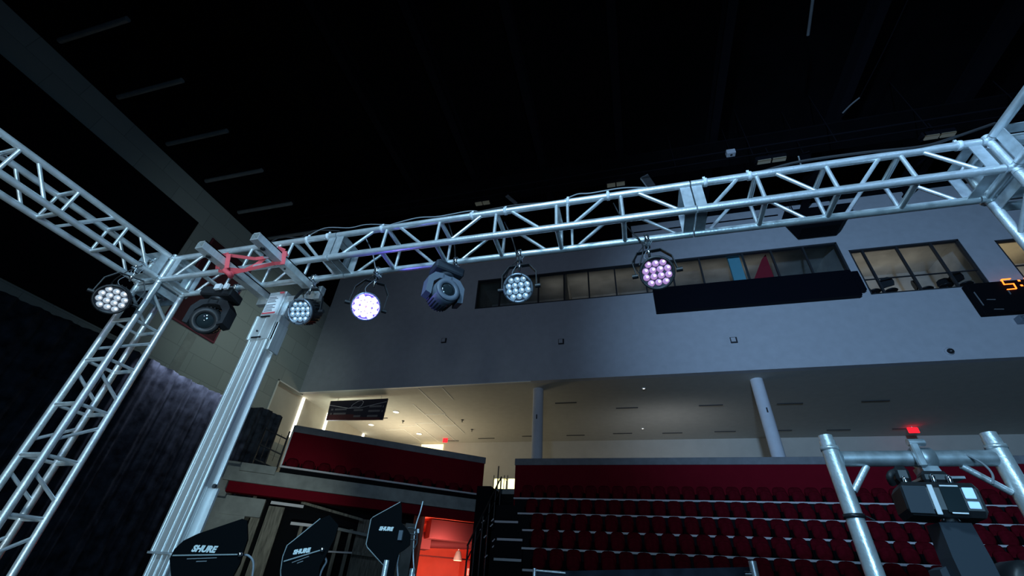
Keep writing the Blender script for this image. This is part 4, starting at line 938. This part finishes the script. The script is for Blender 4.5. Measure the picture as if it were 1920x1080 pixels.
t, pts, cx, nn = paddle('left black paddle antenna, the largest, tilted before the lift mast', [(345, 1014), (372, 1001), (455, 973), (464, 976), (465, 1012), (458, 1032), (450, 1058), (435, 1085), (425, 1130), (345, 1130), (322, 1080), (319, 1048), (328, 1030)], 1.63, (.35, -1, 0), (384, 1030), .030, .02, rod=((326, 1042), (452, 1040)), wire=[(452, 1040), (466, 1042), (475, 1055), (472, 1085), (460, 1120)], small=((352, 1048), (408, 1046)))
MB().tube((cx.x, cx.y+.03, 0), (cx.x, cx.y+.03, min(p.z for p in pts)+.08), .014).build('stand_pole', 'black_metal', t)
b = MB()
for k in range(3): a = k*math.tau/3+.4; b.tube((cx.x, cx.y+.03, .5), (cx.x+.32*math.cos(a), cx.y+.03+.32*math.sin(a), .012), .010)
b.build('tripod_leg', 'black_metal', t)
t, pts, cx, nn = paddle('middle black paddle antenna, sharply tilted, beside the folded stand', [(540, 1022), (552, 1013), (600, 974), (618, 966), (635, 985), (628, 1010), (612, 1040), (600, 1062), (590, 1130), (528, 1130), (526, 1070), (531, 1044)], 1.80, (.45, -1, 0), (566, 1034), .021, .20, rod=((533, 1053), (605, 1031)), wire=[(606, 1040), (612, 1052), (605, 1066), (600, 1080), (596, 1110)], edge=[(601, 973), (552, 1013), (539, 1023), (531, 1044), (527, 1070), (528, 1100)], small=((548, 1055), (580, 1043)))
MB().tube((cx.x, cx.y+.03, 0), (cx.x, cx.y+.03, min(p.z for p in pts)+.08), .014).build('stand_pole', 'black_metal', t)
b = MB()
for k in range(3): a = k*math.tau/3+.9; b.tube((cx.x, cx.y+.03, .5), (cx.x+.32*math.cos(a), cx.y+.03+.32*math.sin(a), .012), .010)
b.build('tripod_leg', 'black_metal', t)
t, pts, cx, nn = paddle('right black paddle antenna with a pale edge, left of the red lit opening', [(752, 941), (754, 962), (753, 980), (762, 990), (770, 1002), (769, 1022), (757, 1032), (748, 1037), (741, 1062), (738, 1080), (722, 1080), (719, 1062), (689, 1026), (687, 1020), (696, 974), (700, 970)], 2.1, (.30, -1, 0), (724, 992), .021, .02, edge=[(751, 942), (700, 970), (696, 974), (687, 1020), (689, 1026), (719, 1060)], wire=[(748, 1040), (745, 1060), (747, 1090), (748, 1110), (748, 1130)])
q = hit(720, 1080, (cx.x, cx.y, 0), nn); MB().tube((q.x, q.y, 0), (q.x, q.y, q.z+.06), .013).build('stand_pole', 'alu', t)
q = hit(752, 1004, (cx.x, cx.y, 0), nn)-nn*-.008; MB().box(q.x-.01, q.y-.006, q.z-.02, q.x+.01, q.y+.004, q.z+.02).build('bracket', 'bezel', t)
b = MB(); w_ = lambda px, py: hit(px, py, (cx.x, cx.y, 0), nn)
b.path([w_(765, 990), w_(776, 990), w_(782, 1000), w_(782, 1018), w_(776, 1030)], .004, 6); b.path([w_(768, 1000), w_(780, 1003)], .003, 6); b.path([w_(768, 1012), w_(780, 1012)], .003, 6)
b.build('boom_loop', 'black_metal', t)
b = MB()
for k in range(3): a = k*math.tau/3+.2; b.tube((q.x, q.y, .5), (q.x+.32*math.cos(a), q.y+.32*math.sin(a), .012), .010)
b.build('tripod_leg', 'black_metal', t)
t = thing('whip_stand', 'thin bent pale rod rising just left of the red lit opening', 'rod', hit(780, 1080, (0, 2.3, 0), (0, 1, 0)))
w_ = lambda px, py: hit(px, py, (0, 2.3, 0), (0, 1, 0))
e0 = w_(776, 1080)
MB().path(smooth([w_(793, 940), w_(788, 960), w_(780, 985), w_(776, 1015), w_(775, 1045), w_(777, 1080)]), .004, 8).build('rod', 'galv', t)
MB().tube((w_(774, 1066).x, 2.3, 0), w_(774, 1066), .014).build('post', 'alu', t)
MB().tube(w_(784, 992), w_(784, 1000), .008, 8).build('clip', 'galv', t)

# ------------------------------------------------------------------ fixtures near the far ceiling
t = thing('catwalk_rail', 'long thin dark rail of the ceiling catwalk before the far wall', 'catwalk', (5, 13, 17.2))
for z, r in ((17.2, .035), (16.75, .02)): MB().tube((-16, 13, z), (22, 13, z), r, 8).build('rail', 'ceil_beam', t)
MB().box(-16, 13.0, 17.9, 22, 14.4, 17.98).build('deck', 'ceil_black', t)
for x in range(-15, 22, 3): MB().tube((x, 13, 16.75), (x, 13, 20), .02, 6).build('post', 'ceil_beam', t)
M['flood_glass'] = mat('dull_lit_flood_glass', (.35, .35, .28), .3, emit=(.8, .8, .55), es=.03)
def zc(px, py, z=17.0): return hit(px, py, (0, 0, z), (0, 0, 1))
for px, py, wd, lb in ((905, 383, .5, 'dim floodlight above the white lamp, leftmost at the far ceiling'), (1155, 348, .55, 'twin paned floodlight glowing dimly behind the vertical braces'), (1447, 303, .75, 'wide warm floodlight at the far ceiling above the right truss segment'), (1762, 257, .7, 'round bodied floodlight at the far ceiling near the right corner block')):
    p = zc(px, py); t = thing('flood_light', lb, 'floodlight', p, 'floodlights under the catwalk')
    MB().box(p.x-wd*.8, p.y-.16, p.z+.05, p.x+wd*.8, p.y+.2, p.z+.30, .05).build('housing', 'ceil_beam', t)
    for s_ in (-1, 1): MB().box(p.x+s_*wd*.38-wd*.33, p.y-.13, p.z+.0, p.x+s_*wd*.38+wd*.33, p.y+.06, p.z+.06).build('glass', 'flood_glass', t)
    MB().tube((p.x, p.y, p.z+.3), (p.x, p.y, 17.9), .03, 8).build('stem', 'ceil_beam', t)
for a_, b_, wd, m, lb in (((950, 367), (968, 382), .16, 'cap', 'slanted pale panel above the main truss, left of centre'), ((1208, 330), (1222, 350), .34, 'cap', 'tilted grey panel with a bright edge over the middle of the truss'), ((1507, 288), (1512, 306), .40, 'ceil_beam', 'upright dark panel with a bright white edge above the right segment')):
    A_ = zc(*a_); B_ = zc(*b_); t = thing('ceiling_panel', lb, 'panel', A_, 'small panels under the far ceiling')
    MB().bar(A_, B_, wd, .06).build('board', m, t)
    if wd > .2: d_ = (B_-A_).normalized().cross(Vector((0, 0, 1)))*wd/2; MB().bar(A_-d_+Vector((0, 0, -.03)), B_-d_+Vector((0, 0, -.03)), .05, .06).build('edge', 'print', t)
    MB().tube(A_, (A_.x, A_.y, 19.99), .015, 6).build('hanger', 'ceil_beam', t)
p = zc(1370, 287); t = thing('junction_box', 'small pale square box hung at the far ceiling above the middle joint', 'box', p)
MB().box(p.x-.17, p.y-.12, p.z-.12, p.x+.17, p.y+.12, p.z+.12, .02).build('housing', 'column', t); MB().tube((p.x, p.y, p.z), (p.x, p.y, 19.99), .012, 6).build('hanger', 'ceil_beam', t)
MB().tube((p.x, p.y, p.z-.13), (p.x, p.y, p.z-.11), .05, 10).build('knockout', 'slot', t)
A_ = zc(1524, 0, 18); B_ = zc(1515, 66, 18); t = thing('hanging_rod', 'bright thin rod hanging high at the top right', 'rod', B_)
MB().tube(A_, B_, .05, 8).build('rod', 'cap', t); MB().tube(A_, (A_.x, A_.y, 19.99), .012, 6).build('hanger', 'black', t)
cable('thin dark rigging wire descending at the upper right', [zc(1702, 0, 18), zc(1660, 90, 18), zc(1612, 183, 18)], .02, 'ceil_beam')
cable('short pale rigging bracket at the lower end of the dark wire', [zc(1612, 183, 18), zc(1596, 196, 18), zc(1580, 212, 18)], .03, 'cap')
